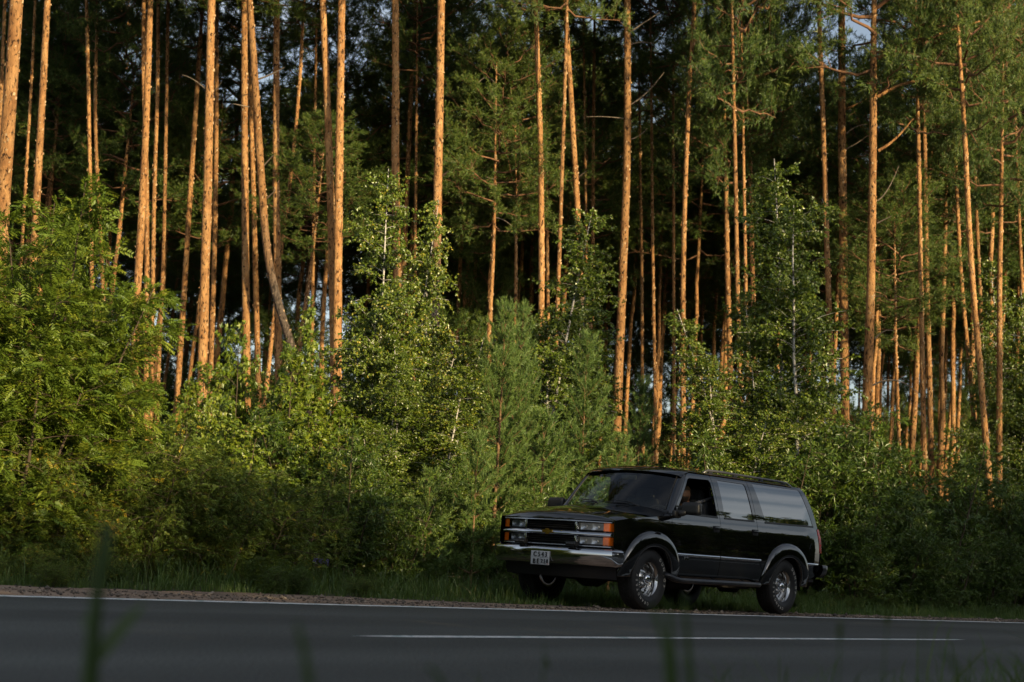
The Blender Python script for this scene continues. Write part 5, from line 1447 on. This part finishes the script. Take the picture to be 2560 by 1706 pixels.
# background pines: shared trunks, every tree its own object
def back_trunk(seed, H, d):
    r = np.random.default_rng(seed); k = 20
    P = np.zeros((k, 3)); P[:, 2] = np.linspace(-0.1, H*0.97, k)
    P[:, :2] = np.cumsum(r.normal(0, 0.035, (k, 2)), 0)+np.linspace(0, 1, k)[:, None]*r.normal(0, 0.25, 2)
    P[:, :2] -= P[0, :2]
    P[13:, :2] = P[13, :2]
    return trunk_mesh('trunk', P, d/2, d/2, seed, n=9, flakes=90, taper=(.64, .66)), P[12].copy()
BT = [back_trunk(300+i, 18.5, d) for i, d in enumerate((.20, .22, .18, .24, .16))]
GB = 'pines deep in the forest'
cell = {}
def free(x, y, dmin):
    return all((x-a)**2+(y-b)**2 > dmin*dmin for a, b in placed)
cnt = 0; tries = 0
angL, angR = YAW+R(19), YAW-R(19)
while cnt < 190 and tries < 20000:
    tries += 1
    a = angR+(angL-angR)*rc.random()**1.25; dist = 53+47*rc.random()**1.2; x, y = dist*math.cos(a), dist*math.sin(a)
    if y < 21 or not free(x, y, 1.9): continue
    placed.append((x, y)); cnt += 1
    i = rc.randrange(len(BT)); me, tp = BT[i]
    root = empty('pine_tree', (x, y, ground_z(x, y)), rc.uniform(0, 6.28))
    root.rotation_euler = (rc.gauss(0, .015), rc.gauss(0, .015), rc.uniform(0, 6.28))
    s = rc.uniform(.85, 1.12)
    tag(root, 'thin shadowed pine among many deep in the forest', 'pine tree', GB)
    t = obj('trunk', me, root); t.scale = (s, s, s); t['grey_height'] = rc.uniform(-1, 2)
    add_crown(root, tuple(tp*s), (s*rc.uniform(.85, 1.1), s*rc.uniform(.75, .95)), rc.uniform(0, 6.28), rc.randrange(4))

# lower-crowned understorey pines that close the view between the trunks
LOWC = [pine_crown(s, 6.0, 1.9, 30, dens=.9) for s in (121, 122)]
GL = 'low-crowned understorey pines'
for u, Y, h in ((650, 44, 8.5), (700, 40, 7.5), (1105, 34, 7.6), (1090, 40, 9), (1180, 36, 10), (1240, 44, 11), (1440, 46, 9.5), (1560, 44, 10), (1700, 42, 11), (1830, 44, 9.5), (2040, 40, 9), (2120, 36, 8), (2260, 38, 10), (2350, 34, 9.5), (2420, 36, 10), (2500, 32, 9), (2550, 38, 11), (2200, 46, 10), (1960, 50, 11), (2330, 46, 12), (300, 62, 11), (480, 60, 9), (130, 56, 10), (900, 55, 11), (2090, 58, 12), (2440, 52, 13), (1520, 48, 8), (1620, 50, 7), (1680, 52, 8), (1760, 46, 7), (1880, 48, 8), (2180, 36, 7), (2290, 36, 7), (2380, 38, 7.5), (2460, 36, 7), (2530, 34, 7), (380, 66, 7), (560, 64, 8), (760, 62, 7), (980, 58, 8), (1330, 54, 7), (220, 68, 8)):
    x, ppm = ground_at(u, Y)
    if math.hypot(x, Y) < 52: Y *= 52/math.hypot(x, Y)*rc.uniform(1, 1.15); x, ppm = ground_at(u, Y)
    root = empty('pine_tree', (x, Y, ground_z(x, Y)), rc.uniform(0, 6.28))
    tag(root, 'smaller understorey pine with a low dense green crown', 'pine tree', GL)
    zc = h*.28
    P = np.stack([np.zeros(8), np.zeros(8), np.linspace(-.1, zc, 8)], -1)
    obj('trunk', trunk_mesh('trunk', P, .085, .075, rc.randrange(999), n=8, flakes=20), root)
    bw, nd = LOWC[rc.randrange(2)]
    c = obj('crown', nd, root, (0, 0, zc)); k = (h-zc)/6.0; c.scale = (rc.uniform(.85, 1.15), rc.uniform(.85, 1.15), k)
    obj('branches', bw, c)

# the far side of the wood: low pines that close the view at the trunk feet
GFAR = 'distant pines closing the view through the forest'
for i in range(44):
    a = angR+(angL-angR)*(i+rc.random())/44; dist = rc.uniform(96, 118); x, y = dist*math.cos(a), dist*math.sin(a)
    if a > YAW+R(4) and rc.random() < .35: continue
    root = empty('pine_tree', (x, y, 0), rc.uniform(0, 6.28)); tag(root, 'faint distant pine with low crown seen through the trunks', 'pine tree', GFAR)
    P = np.stack([np.zeros(4), np.zeros(4), np.linspace(-.1, 1.2, 4)], -1)
    bw, nd = LOWC[i % 2]
    if i == 0: fm = trunk_mesh('trunk', P, .12, .11, 5, n=7, flakes=0)
    obj('trunk', fm, root)
    c = obj('crown', nd, root, (0, 0, .9)); s = rc.uniform(1.1, 1.5); c.scale = (s*1.15, s*1.15, s*1.2)
    obj('branches', bw, c)

# ------------------------------------------------------------------ young pines
YP = [young_pine(s, h, r_) for s, h, r_ in ((401, 5.0, 1.15), (402, 4.2, 1.1), (403, 2.4, .8))]
def put_plant(name, meshes, u, Y, top_v, label, cat, group, part=('stem', 'foliage'), mesh_h=1.0, wid=1.0, rz=None):
    """u, top_v: pixel column and row of the plant's tip in the photograph (full-size); its foot stands on the ground at depth Y"""
    x, ppm = ground_at(u, Y)
    h = (horizon_v(u)-top_v)/ppm+CAM_H
    root = empty(name, (x, Y, ground_z(x, Y)-.03), rc.uniform(0, 6.28) if rz is None else rz)
    tag(root, label, cat, group)
    w, f = meshes
    s = h/mesh_h
    a = obj(part[0], w, root); b = obj(part[1], f, root)
    for o in (a, b): o.scale = (s*wid, s*wid, s)
    return root
K8 = 2560/2353.0
for u, Y, tv, k, lab, wd in ((1130, 18.0, 655, 0, 'tallest bushy young pine of the group beside the suv', 1.0), (1168, 18.7, 672, 0, 'young pine growing right against the tallest one', .8),
                    (1326, 18.6, 762, 1, 'young pine with open whorls behind the suv hood', 1.0), (1452, 18.8, 866, 1, 'narrow young pine with upright candle tip behind the windshield', .8),
                    (1085, 16.9, 990, 2, 'waist-high young pine in front of the tallest one', 1.05), (975, 16.4, 1075, 2, 'lowest young pine at the foot of the birch thicket', 1.1),
                    (1236, 17.8, 930, 2, 'squat young pine between two taller young pines', 1.2), (1610, 19.5, 930, 2, 'small young pine peeking over the suv roof', .9), (1400, 17.6, 1000, 2, 'bushy little pine just over the suv hood', 1.2)):
    put_plant('young_pine', YP[k], u*K8, Y, tv*K8, lab, 'young pine', None, ('trunk', 'crown'), (5.0, 4.2, 2.4)[k]+.15, wd*.85)

# ------------------------------------------------------------------ broadleaved bushes and saplings
round_ = lambda h: max(.25, math.sin(math.pi*min(1, .18+.80*h))**.6)
tall_ = lambda h: max(.12, min(1, h/.18)*(1-h)**.42*1.15+.05)
PIN = [plant_meshes('pinnate', M_PINNATE, M_TWIG, seed=s, H=4.4, Rad=1.3, nstem=6, nbr=150, twigs=9, leaves=6, prof=round_, spread0=.5, stem_r=.035) for s in (501, 502)]
MAP = [plant_meshes('maple', M_MAPLE, M_TWIG, seed=s, H=4.2, Rad=1.05, nstem=5, nbr=105, twigs=9, leaves=8, prof=round_, spread0=.45, stem_r=.030) for s in (511, 512)]
BIR = [plant_meshes('birch', M_BIRCH, M_BIRCHBARK, seed=s, H=7.5, Rad=1.2, nstem=3, nbr=250, twigs=14, leaves=18, prof=tall_, spread0=.25, stem_r=.045, z0=.06, lean=.05) for s in (521, 522, 523)]
PEA = [plant_meshes('pea', M_PEA, M_TWIG, seed=s, H=1.7, Rad=1.0, nstem=6, nbr=100, twigs=10, leaves=8, prof=round_, spread0=.55, stem_r=.014, lean=.2) for s in (531, 532)]
WIL = [plant_meshes('willow', M_WILLOW, M_TWIG, seed=s, H=3.3, Rad=1.4, nstem=6, nbr=150, twigs=12, leaves=14, prof=round_, spread0=.5, stem_r=.028, z0=.05, lean=.18) for s in (541, 542, 543)]

def bushes(name, pool, mesh_h, cat, rows):
    for k, row in enumerate(rows):
        u, Y, tv, lab, grp = row[:5]; wd = row[5] if len(row) > 5 else 1.0
        put_plant(name, pool[k % len(pool)], u*K8, Y, tv*K8, lab, cat, grp, ('stems', 'foliage'), mesh_h, wd)
bushes('feathery_bush', PIN, 4.35, 'bush', [
    (20, 17.2, 430, 'tallest feathery-leaved bush, its tip against the thickest pine trunk', None, 1.0),
    (125, 17.3, 590, 'feathery-leaved bush with a dome of light green fronds', None, .8),
    (70, 16.4, 650, 'feathery-leaved bush in front, sunlit over the verge', None, 1.0),
    (190, 16.6, 830, 'feathery-leaved bush leaning towards the gap of dark trunks', None, .95),
    (-60, 16.2, 560, 'feathery-leaved bush standing close to the grassy verge beyond the tallest one', None, 1.2)])
bushes('maple_sapling', MAP, 4.0, 'sapling', [
    (480, 19.0, 860, 'box-elder sapling with yellow seed bunches beside the bright pine trunk', None, .75),
    (565, 19.4, 730, 'tallest box-elder sapling with hanging yellow seeds', None, .7),
    (655, 19.2, 800, 'box-elder sapling at the foot of the leaning grey-based pine', None, .75),
    (725, 18.6, 850, 'box-elder sapling next to the birch thicket', None, 1.1),
    (350, 20.5, 930, 'sparse box-elder sapling in front of the dark trunks', None, .8),
    (520, 17.6, 950, 'low box-elder sapling above the pea shrubs', None, 1.3),
    (640, 17.4, 960, 'broad low box-elder sapling with pale leaf tips', None, 1.3),
    (400, 18.2, 970, 'dark-leaved low box-elder sapling near the feathery bushes', None, 1.25)])
bushes('birch_tree', BIR, 6.9, 'birch', [
    (858, 20.0, 395, 'tallest birch of the thicket, leafy to its tip', None, 1.0),
    (935, 20.6, 530, 'birch close beside the tallest one of the thicket', None, .95),
    (800, 20.2, 800, 'lower birch on the maple side of the thicket', None, .95),
    (1010, 20.4, 800, 'lower birch between thicket and young pines', None, 1.3),
    (890, 18.6, 800, 'front birch of the thicket with small dense leaves', None, 1.4),
    (990, 18.4, 850, 'short bushy birch by the lowest young pine', None, 1.6),
    (1225, 22.5, 540, 'slim birch behind the tallest young pine', None, 1.2),
    (1290, 23.0, 640, 'slim birch behind the whorled young pine', None, 1.3),
    (1808, 17.4, 415, 'tall birch with glinting leaves above the rear of the suv', None, 1.1),
    (1745, 17.9, 720, 'lower birch stem beside the tall one above the suv', None, .95),
    (1662, 17.0, 775, 'bright-leaved birch sapling straight above the suv roof', None, 1.3),
    (1862, 17.2, 900, 'birch filling the foot of the tall one above the suv', None, 1.2),
    (2318, 18.2, 640, 'tall birch growing behind the last dark bush', None, .9),
    (2262, 18.0, 800, 'lower birch beside the last tall one', None, 1.0),
    (2375, 17.6, 700, 'birch past the last tall one, above the last dark bush', None, 1.0)])
bushes('pea_shrub', PEA, 1.7, 'shrub', [
    (u, Y, tv, 'rounded pea shrub with tiny leaves on the verge below the feathery bushes', 'pea shrubs along the verge', wd) for u, Y, tv, wd in (
    (60, 16.0, 1010, 1.1), (170, 15.9, 1030, 1.1), (270, 16.2, 1000, 1.2), (360, 15.9, 1035, 1.1), (450, 15.8, 1045, 1.1), (540, 15.7, 1060, 1.15), (610, 15.9, 1070, 1.15), (665, 16.2, 1110, 1.1), (320, 15.5, 1120, 1.0), (150, 15.5, 1130, 1.0), (490, 15.4, 1150, 1.0), (20, 15.5, 1120, 1.1))])
bushes('leafy_bush', WIL, 3.15, 'bush', [
    (1900, 16.2, 960, 'long-leaved bush right behind the tailgate of the suv', None, 1.1),
    (2000, 16.4, 1010, 'shaded long-leaved bush with a yellow-green top beside the stout pines', None, 1.1),
    (2090, 16.3, 1020, 'dark long-leaved bush below the thin pine pole', None, 1.1),
    (2170, 16.1, 1060, 'low dark bush below the two crossing pines', None, 1.15),
    (2250, 16.2, 1060, 'dark bush at the foot of the lower birch', None, 1.1),
    (2340, 16.0, 1100, 'last dark bush along the shaded verge', None, 1.2),
    (1960, 15.0, 1180, 'deep-shaded low bush reaching out behind the rear wheel', None, 1.25),
    (2060, 14.9, 1190, 'deep-shaded bush spilling onto the grass past the suv', None, 1.25),
    (2150, 14.9, 1210, 'deep-shaded bush spreading over the far grass strip', None, 1.25),
    (2240, 14.9, 1225, 'small deep-shaded bush near the far grass', None, 1.2),
    (1800, 16.4, 1000, 'long-leaved bush hidden partly by the suv roof rack', None, 1.1),
    (1700, 16.6, 1010, 'long-leaved bush over the middle of the suv roof', None, 1.1),
    (1560, 17.4, 1060, 'low bush showing over the suv windshield', None, 1.1),
    (790, 16.4, 1010, 'dark leafy bush under the birch thicket', None, 1.1),
    (880, 16.0, 1060, 'leafy bush with pale leaves at the thicket foot', None, 1.1),
    (720, 16.8, 960, 'leafy bush between pea shrubs and birch thicket', None, 1.0),
    (1300, 17.0, 1080, 'leafy bush seen over the hood of the suv', None, 1.0),
    (1150, 17.2, 1110, 'low leafy bush at the nose of the suv', None, 1.0)])
# filler shrubs of the forest edge
GU = 'undergrowth shrubs between the bushes and the pine trunks'
for i in range(70):
    Y = rc.uniform(20.5, 30); a = rc.uniform(YAW-R(18.5), YAW+R(18.5)); x = Y/math.tan(a)
    m = WIL[rc.randrange(3)] if rc.random() < .6 else MAP[rc.randrange(2)]
    root = empty('undergrowth_shrub', (x, Y, ground_z(x, Y)-.03), rc.uniform(0, 6.28)); tag(root, 'dim undergrowth shrub below the pine trunks', 'shrub', GU)
    s = rc.uniform(.32, .58)
    for nm, me in zip(('stems', 'foliage'), m):
        o = obj(nm, me, root); o.scale = (s*1.2, s*1.2, s)

# ------------------------------------------------------------------ tree row on the camera's side of the road (it shades the road and shows in the paintwork)
GN = 'trees across the road that shade it'
NEAR = [plant_meshes('birch', M_BIRCH, M_BIRCHBARK, seed=s, H=9.0, Rad=2.6, nstem=3, nbr=150, twigs=12, leaves=12, prof=round_, spread0=.3, stem_r=.09, z0=.03, lean=.08, ls=2.5) for s in (551, 552)]
def near_row():
    x = -60.0
    while x < 95:
        for Y, hh in ((-11.0, 1.0), (-15.5, 1.08)):
            xx = x+rc.uniform(-.8, .8)+(1.6 if Y < -12 else 0)
            root = empty('roadside_tree', (xx, Y+rc.uniform(-1, 1), -.35), rc.uniform(0, 6.28))
            tag(root, 'broad leafy tree of the dense row opposite the forest', 'tree', GN)
            m = NEAR[rc.randrange(2)]; s = hh*rc.uniform(.92, 1.12)*NEAR_SCALE*(1+.24*min(1, max(0, (xx-20)/6))-.07*min(1, max(0, (xx-42)/4))+.12*(7 < xx < 20))
            for nm, me in zip(('trunk', 'crown'), m):
                o = obj(nm, me, root); o.scale = (s*1.5, s*1.5, s)
        x += 2.7
NEAR_SCALE = 0.90
near_row()
def near_pines():
    for i, x in enumerate(np.linspace(-24, 46, 13)):
        x = float(x)+rc.uniform(-2.2, 2.2)
        if -3 < x < 17: continue
        y = -17+rc.uniform(-4.5, 3.5); s = rc.uniform(.92, 1.12)
        root = empty('pine_tree', (x, y, -.35), rc.uniform(0, 6.28)); tag(root, 'tall pine standing over the leafy row opposite the forest', 'pine tree', 'tall pines across the road')
        me, tp = BT[i % len(BT)]
        t = obj('trunk', me, root); t.scale = (s, s, s); t['grey_height'] = 1.0
        add_crown(root, tuple(tp*s), (s*.8, s*.82), rc.uniform(0, 6.28), i)
near_pines()

# ------------------------------------------------------------------ grass and small things on the verges
def grass_field(name, n, xr, yr, hfun, seed, wid=0.007, dens=None, mat=M_GRASS, lean=.35, kind='stuff', tuft=7):
    r = np.random.default_rng(seed)
    k = n//tuft
    cx = r.uniform(*xr, k); cy = r.uniform(*yr, k)
    if dens is not None:
        keep = r.uniform(0, 1, k) < dens(cx, cy); cx, cy = cx[keep], cy[keep]; k = len(cx)
    n = k*tuft; idx = np.repeat(np.arange(k), tuft)
    bx = cx[idx]+r.normal(0, .035, n); by = cy[idx]+r.normal(0, .035, n)
    bz = np.array([ground_z(a, b) for a, b in zip(cx, cy)])[idx]
    H = hfun(bx, by, r)*np.clip(r.normal(1, .28, k), .4, 1.8)[idx]*r.uniform(.55, 1.1, n)
    az = r.uniform(0, 6.28, n); le = np.abs(r.normal(0, lean, n))
    d = np.stack([np.cos(az)*le, np.sin(az)*le, np.ones(n)], -1); s = np.stack([-np.sin(az), np.cos(az), 0*az], -1)
    aw = r.uniform(0, 6.28, n); s = np.stack([np.cos(aw), np.sin(aw), 0*aw], -1)
    B = np.stack([bx, by, bz], -1); W = (wid*r.uniform(.6, 1.4, n))[:, None]; Hh = H[:, None]
    m1 = B+d*np.array([.6, .6, 1])*Hh*.5; tip = B+d*np.array([1.9, 1.9, 1])*Hh*np.array([1, 1, .92])
    m2 = B+d*np.array([1.15, 1.15, 1])*Hh*.8
    V = np.stack([B-s*W/2, B+s*W/2, m1+s*W*.45, m1-s*W*.45, m2+s*W*.3, m2-s*W*.3, tip], 1).reshape(-1, 3)
    i = np.arange(n)*7
    mb = MB(); v = np.clip(r.normal(.42, .18, n)+r.normal(0, .1, k)[idx], 0, 1)
    mb.add(V, tris=np.stack([i+5, i+4, i+6], -1), quads=np.concatenate([np.stack([i, i+1, i+2, i+3], -1), np.stack([i+3, i+2, i+4, i+5], -1)]), v=0.5)
    mb.tv = [v]; mb.qv = [np.concatenate([v, v])]
    o = obj(name, mb.mesh(name, mat)); tag(o, kind=kind)
    return o
g = grass_field('verge_grass', 62000, (4, 62), (12.5, 16.2), lambda x, y, r: (.07+.24*np.clip((y-12.8-gravel_extra(x)*.6)/1.5, 0, 1))*np.where(x > 20, .8, 1.0), 61, dens=lambda x, y: (y > 12.62+gravel_extra(x)).astype(float))
tag(g, 'green grass along the forest side of the road', 'grass')
g = grass_field('verge_grass', 16000, (6, 45), (12.3, 14.2), lambda x, y, r: .05+.06*np.clip((y-12.3-gravel_extra(x))/1.0, 0, 1), 62, wid=.006, dens=lambda x, y: np.clip((y-12.3-gravel_extra(x))/.6, 0, 1)*(y < 13.4+gravel_extra(x)))
tag(g, 'short grass growing onto the edge of the gravel', 'grass')
def near_dens(x, y): return np.clip((x-2.2)/4.5, .06, 1)
g = grass_field('roadside_grass', 9000, (1.6, 12), (1.0, 2.9), lambda x, y, r: .24+.10*np.clip((x-3)/5, 0, 1), 63, wid=.006, dens=near_dens)
tag(g, 'dark grass fringe on the roadside opposite the suv', 'grass')

def blade_thing(name, pix, D, r0, label, leaf=None, head=False):
    """a single tall stalk close to the camera: pixels give direction, D its distance from the camera"""
    W = []
    for u, v in pix:
        dr = ray(u, v); W.append(CAM+dr*(D/np.linalg.norm(dr)))
    W = np.array(W); W = W[np.argsort(W[:, 2])]
    base = W[0].copy(); sl = (W[1]-W[0])/max(1e-3, W[1, 2]-W[0, 2])
    gz = ground_z(base[0], base[1]); foot = base+sl*(gz-.02-base[2])*.5; foot[2] = gz-.02
    allp = np.concatenate([[foot], W]); t = np.linspace(0, 1, 14); P = interp_poly(allp, t)
    for _ in range(2): P[1:-1] = P[:-2]*.25+P[1:-1]*.5+P[2:]*.25
    mb = MB(); mb.tube(P-foot, np.linspace(r0, r0*.35, 14), 6, v=.35)
    root = obj(name, mb.mesh(name, M_GRASS, True)); root.location = foot; tag(root, label, 'grass stalk')
    for (a, e, w) in (leaf or []):
        p0 = P[int(a*13)]-foot; dr = ray(*e); p1 = CAM+dr*(D*1.02/np.linalg.norm(dr))-foot
        n = 9; tt = np.linspace(0, 1, n)[:, None]; mid = (p0+p1)/2+np.array([0, 0, .10*np.linalg.norm(p1-p0)])
        C = p0*(1-tt)**2+2*mid*tt*(1-tt)+p1*tt*tt
        sd_ = nrm(np.cross(p1-p0, fw)); ww = w*np.sin(np.pi*np.clip(np.linspace(.12, 1, n), 0, 1))**.7
        V = np.concatenate([C+sd_*ww[:, None]/2, C-sd_*ww[:, None]/2]); i = np.arange(n-1)
        lb = MB(); lb.add(V, quads=np.stack([i, i+1, n+i+1, n+i], -1), v=.4); obj('blade', lb.mesh('blade', M_GRASS, True), root)
    if head:
        r = np.random.default_rng(5); hb = MB(); q = interp_poly(P, r.uniform(.86, 1, 40))-foot
        add_leaves(hb, q, nrm(r.normal(0, .4, (40, 3))+Z3), r.normal(0, 1, (40, 3)), .012, .004, r.uniform(.3, .9, 40)); obj('seed_head', hb.mesh('seed_head', M_GRASS), root)
    return root
k = K8
blade_thing('grass_stalk', [(205*k, 1600*k), (212*k, 1480*k), (226*k, 1340*k), (245*k, 1200*k)], 2.2, .014, 'thick out-of-focus grass stalk with drooping blades rising before the road', [(.46, (335*k, 1385*k), .016), (.66, (258*k, 1190*k), .014), (.60, (190*k, 1420*k), .014)])
blade_thing('grass_stalk', [(715*k, 1600*k), (700*k, 1500*k), (683*k, 1430*k)], 2.0, .008, 'short blurred grass stalk in front of the asphalt, bent at its tip', [(.8, (700*k, 1480*k), .024)])
blade_thing('grass_stalk', [(1540*k, 1600*k), (1530*k, 1480*k), (1500*k, 1395*k)], 2.4, .009, 'bent blade among three blurred grass stalks before the front wheel', [(.7, (1497*k, 1400*k), .007)])
blade_thing('grass_stalk', [(1552*k, 1620*k), (1545*k, 1500*k), (1535*k, 1380*k)], 2.5, .009, 'straight thick one of three blurred grass stalks before the front wheel')
blade_thing('grass_stalk', [(1590*k, 1620*k), (1582*k, 1500*k), (1572*k, 1370*k)], 2.5, .009, 'slightly leaning one of three blurred grass stalks before the front wheel')
blade_thing('grass_stalk', [(2025*k, 1600*k), (2035*k, 1480*k), (2040*k, 1410*k)], 3.4, .0025, 'thin grass stalk with a tiny seed head crossing the centre line', None, True)
blade_thing('grass_stalk', [(2122*k, 1600*k), (2124*k, 1480*k), (2127*k, 1380*k)], 3.0, .0028, 'very thin grass stalk crossing the white edge line')
blade_thing('grass_stalk', [(1925*k, 1600*k), (1928*k, 1520*k), (1930*k, 1440*k)], 3.2, .0028, 'thin grass stalk standing beside the seed-headed one', None, True)
blade_thing('grass_stalk', [(1245*k, 1590*k), (1250*k, 1530*k), (1252*k, 1470*k)], 3.0, .0028, 'faint thin grass stalk at the middle of the road dash', [(.8, (1262*k, 1540*k), .006)])
blade_thing('grass_stalk', [(1005*k, 1620*k), (1020*k, 1570*k), (985*k, 1530*k)], 2.2, .007, 'bent blurred grass blade low before the asphalt')
blade_thing('grass_stalk', [(2215*k, 1560*k), (2180*k, 1510*k), (2150*k, 1490*k)], 2.4, .006, 'slanting blurred grass blade beside the dense roadside grass')

# pebbles on the shoulder, flowers in the verge
GW = 'low weeds in the verge grass'
for i in range(46):
    Y = rc.uniform(13.4, 14.9); a = rc.uniform(YAW-R(17), YAW+R(17)); x = Y/math.tan(a)
    if 15 < x < 24 and Y < 14.4: continue
    m = (WIL[rc.randrange(3)], MAP[rc.randrange(2)], PEA[rc.randrange(2)])[i % 3]; s = rc.uniform(.07, .13)*(1.8 if i % 3 == 2 else 1)
    root = empty('verge_weed', (x, Y, ground_z(x, Y)-.02), rc.uniform(0, 6.28)); tag(root, 'low leafy weed standing in the verge grass', 'weed', GW)
    for nm, me in zip(('stems', 'foliage'), m):
        o = obj(nm, me, root); o.scale = (s*1.3, s*1.3, s)

def pebbles():
    r = np.random.default_rng(9); n = 5200
    x = r.uniform(4, 45, n); y = EDGE_Y+.22+np.abs(r.normal(0, .45, n)); y = np.minimum(y+gravel_extra(x)*r.uniform(0, 1, n), EDGE_Y+2.4)
    s = r.uniform(.006, .020, n)*(1+(r.uniform(0, 1, n) < .04)*1.3)
    base = np.array([[1, 0, 0], [-1, 0, 0], [0, 1, 0], [0, -1, 0], [0, 0, .7], [0, 0, -.7]], float)
    F = np.array([[0, 2, 4], [2, 1, 4], [1, 3, 4], [3, 0, 4], [2, 0, 5], [1, 2, 5], [3, 1, 5], [0, 3, 5]])
    V = base[None]*r.uniform(.6, 1.3, (n, 6, 1))*s[:, None, None]
    a = r.uniform(0, 6.28, n); c, sn = np.cos(a)[:, None], np.sin(a)[:, None]
    V = np.stack([V[..., 0]*c-V[..., 1]*sn+x[:, None], V[..., 0]*sn+V[..., 1]*c+y[:, None], V[..., 2]+s[:, None]*.3], -1)
    mb = MB(); mb.add(V.reshape(-1, 3), tris=(F[None]+np.arange(n)[:, None, None]*6).reshape(-1, 3), v=np.repeat(r.uniform(0, 1, n), 8))
    m = leaf_mat('pebble_stone', [(0, (.07, .06, .05)), (.6, (.20, .155, .12)), (1, (.36, .29, .22))], .9, .2, 0)
    o = obj('pebbles', mb.mesh('pebbles', m)); tag(o, 'loose small stones on the gravel shoulder', 'pebbles', kind='stuff')
pebbles()
def flower(u, v, Y, mat, label, grp, n=5):
    x, ppm = ground_at(u, Y); h = (horizon_v(u)-v)/ppm+CAM_H
    r = np.random.default_rng(int(u+v)); h = max(.2, h)
    mb = MB(); mb.tube(curve(np.zeros(3), np.array([0, 0, 1.0]), h, [.05, 0, 0], 5), .003, 4)
    root = obj('wildflower', mb.mesh('flower_stem', M_GRASS)); root.location = (x, Y, ground_z(x, Y)); tag(root, label, 'flower', grp)
    hb = MB(); q = np.tile([.05*h, 0, h-.03], (n*4, 1))+r.normal(0, .02, (n*4, 3))
    add_leaves(hb, q, r.normal(0, 1, (n*4, 3))+Z3*.3, r.normal(0, 1, (n*4, 3)), .016, .011, .5); obj('petals', hb.mesh('petals', mat), root)
for du in (2, 15, 31): flower((722+du)*k, (1284-(du*7) % 9)*k, 14.5, M_FLOWER, 'small purple wildflower in the verge grass', 'purple wildflowers in the verge')
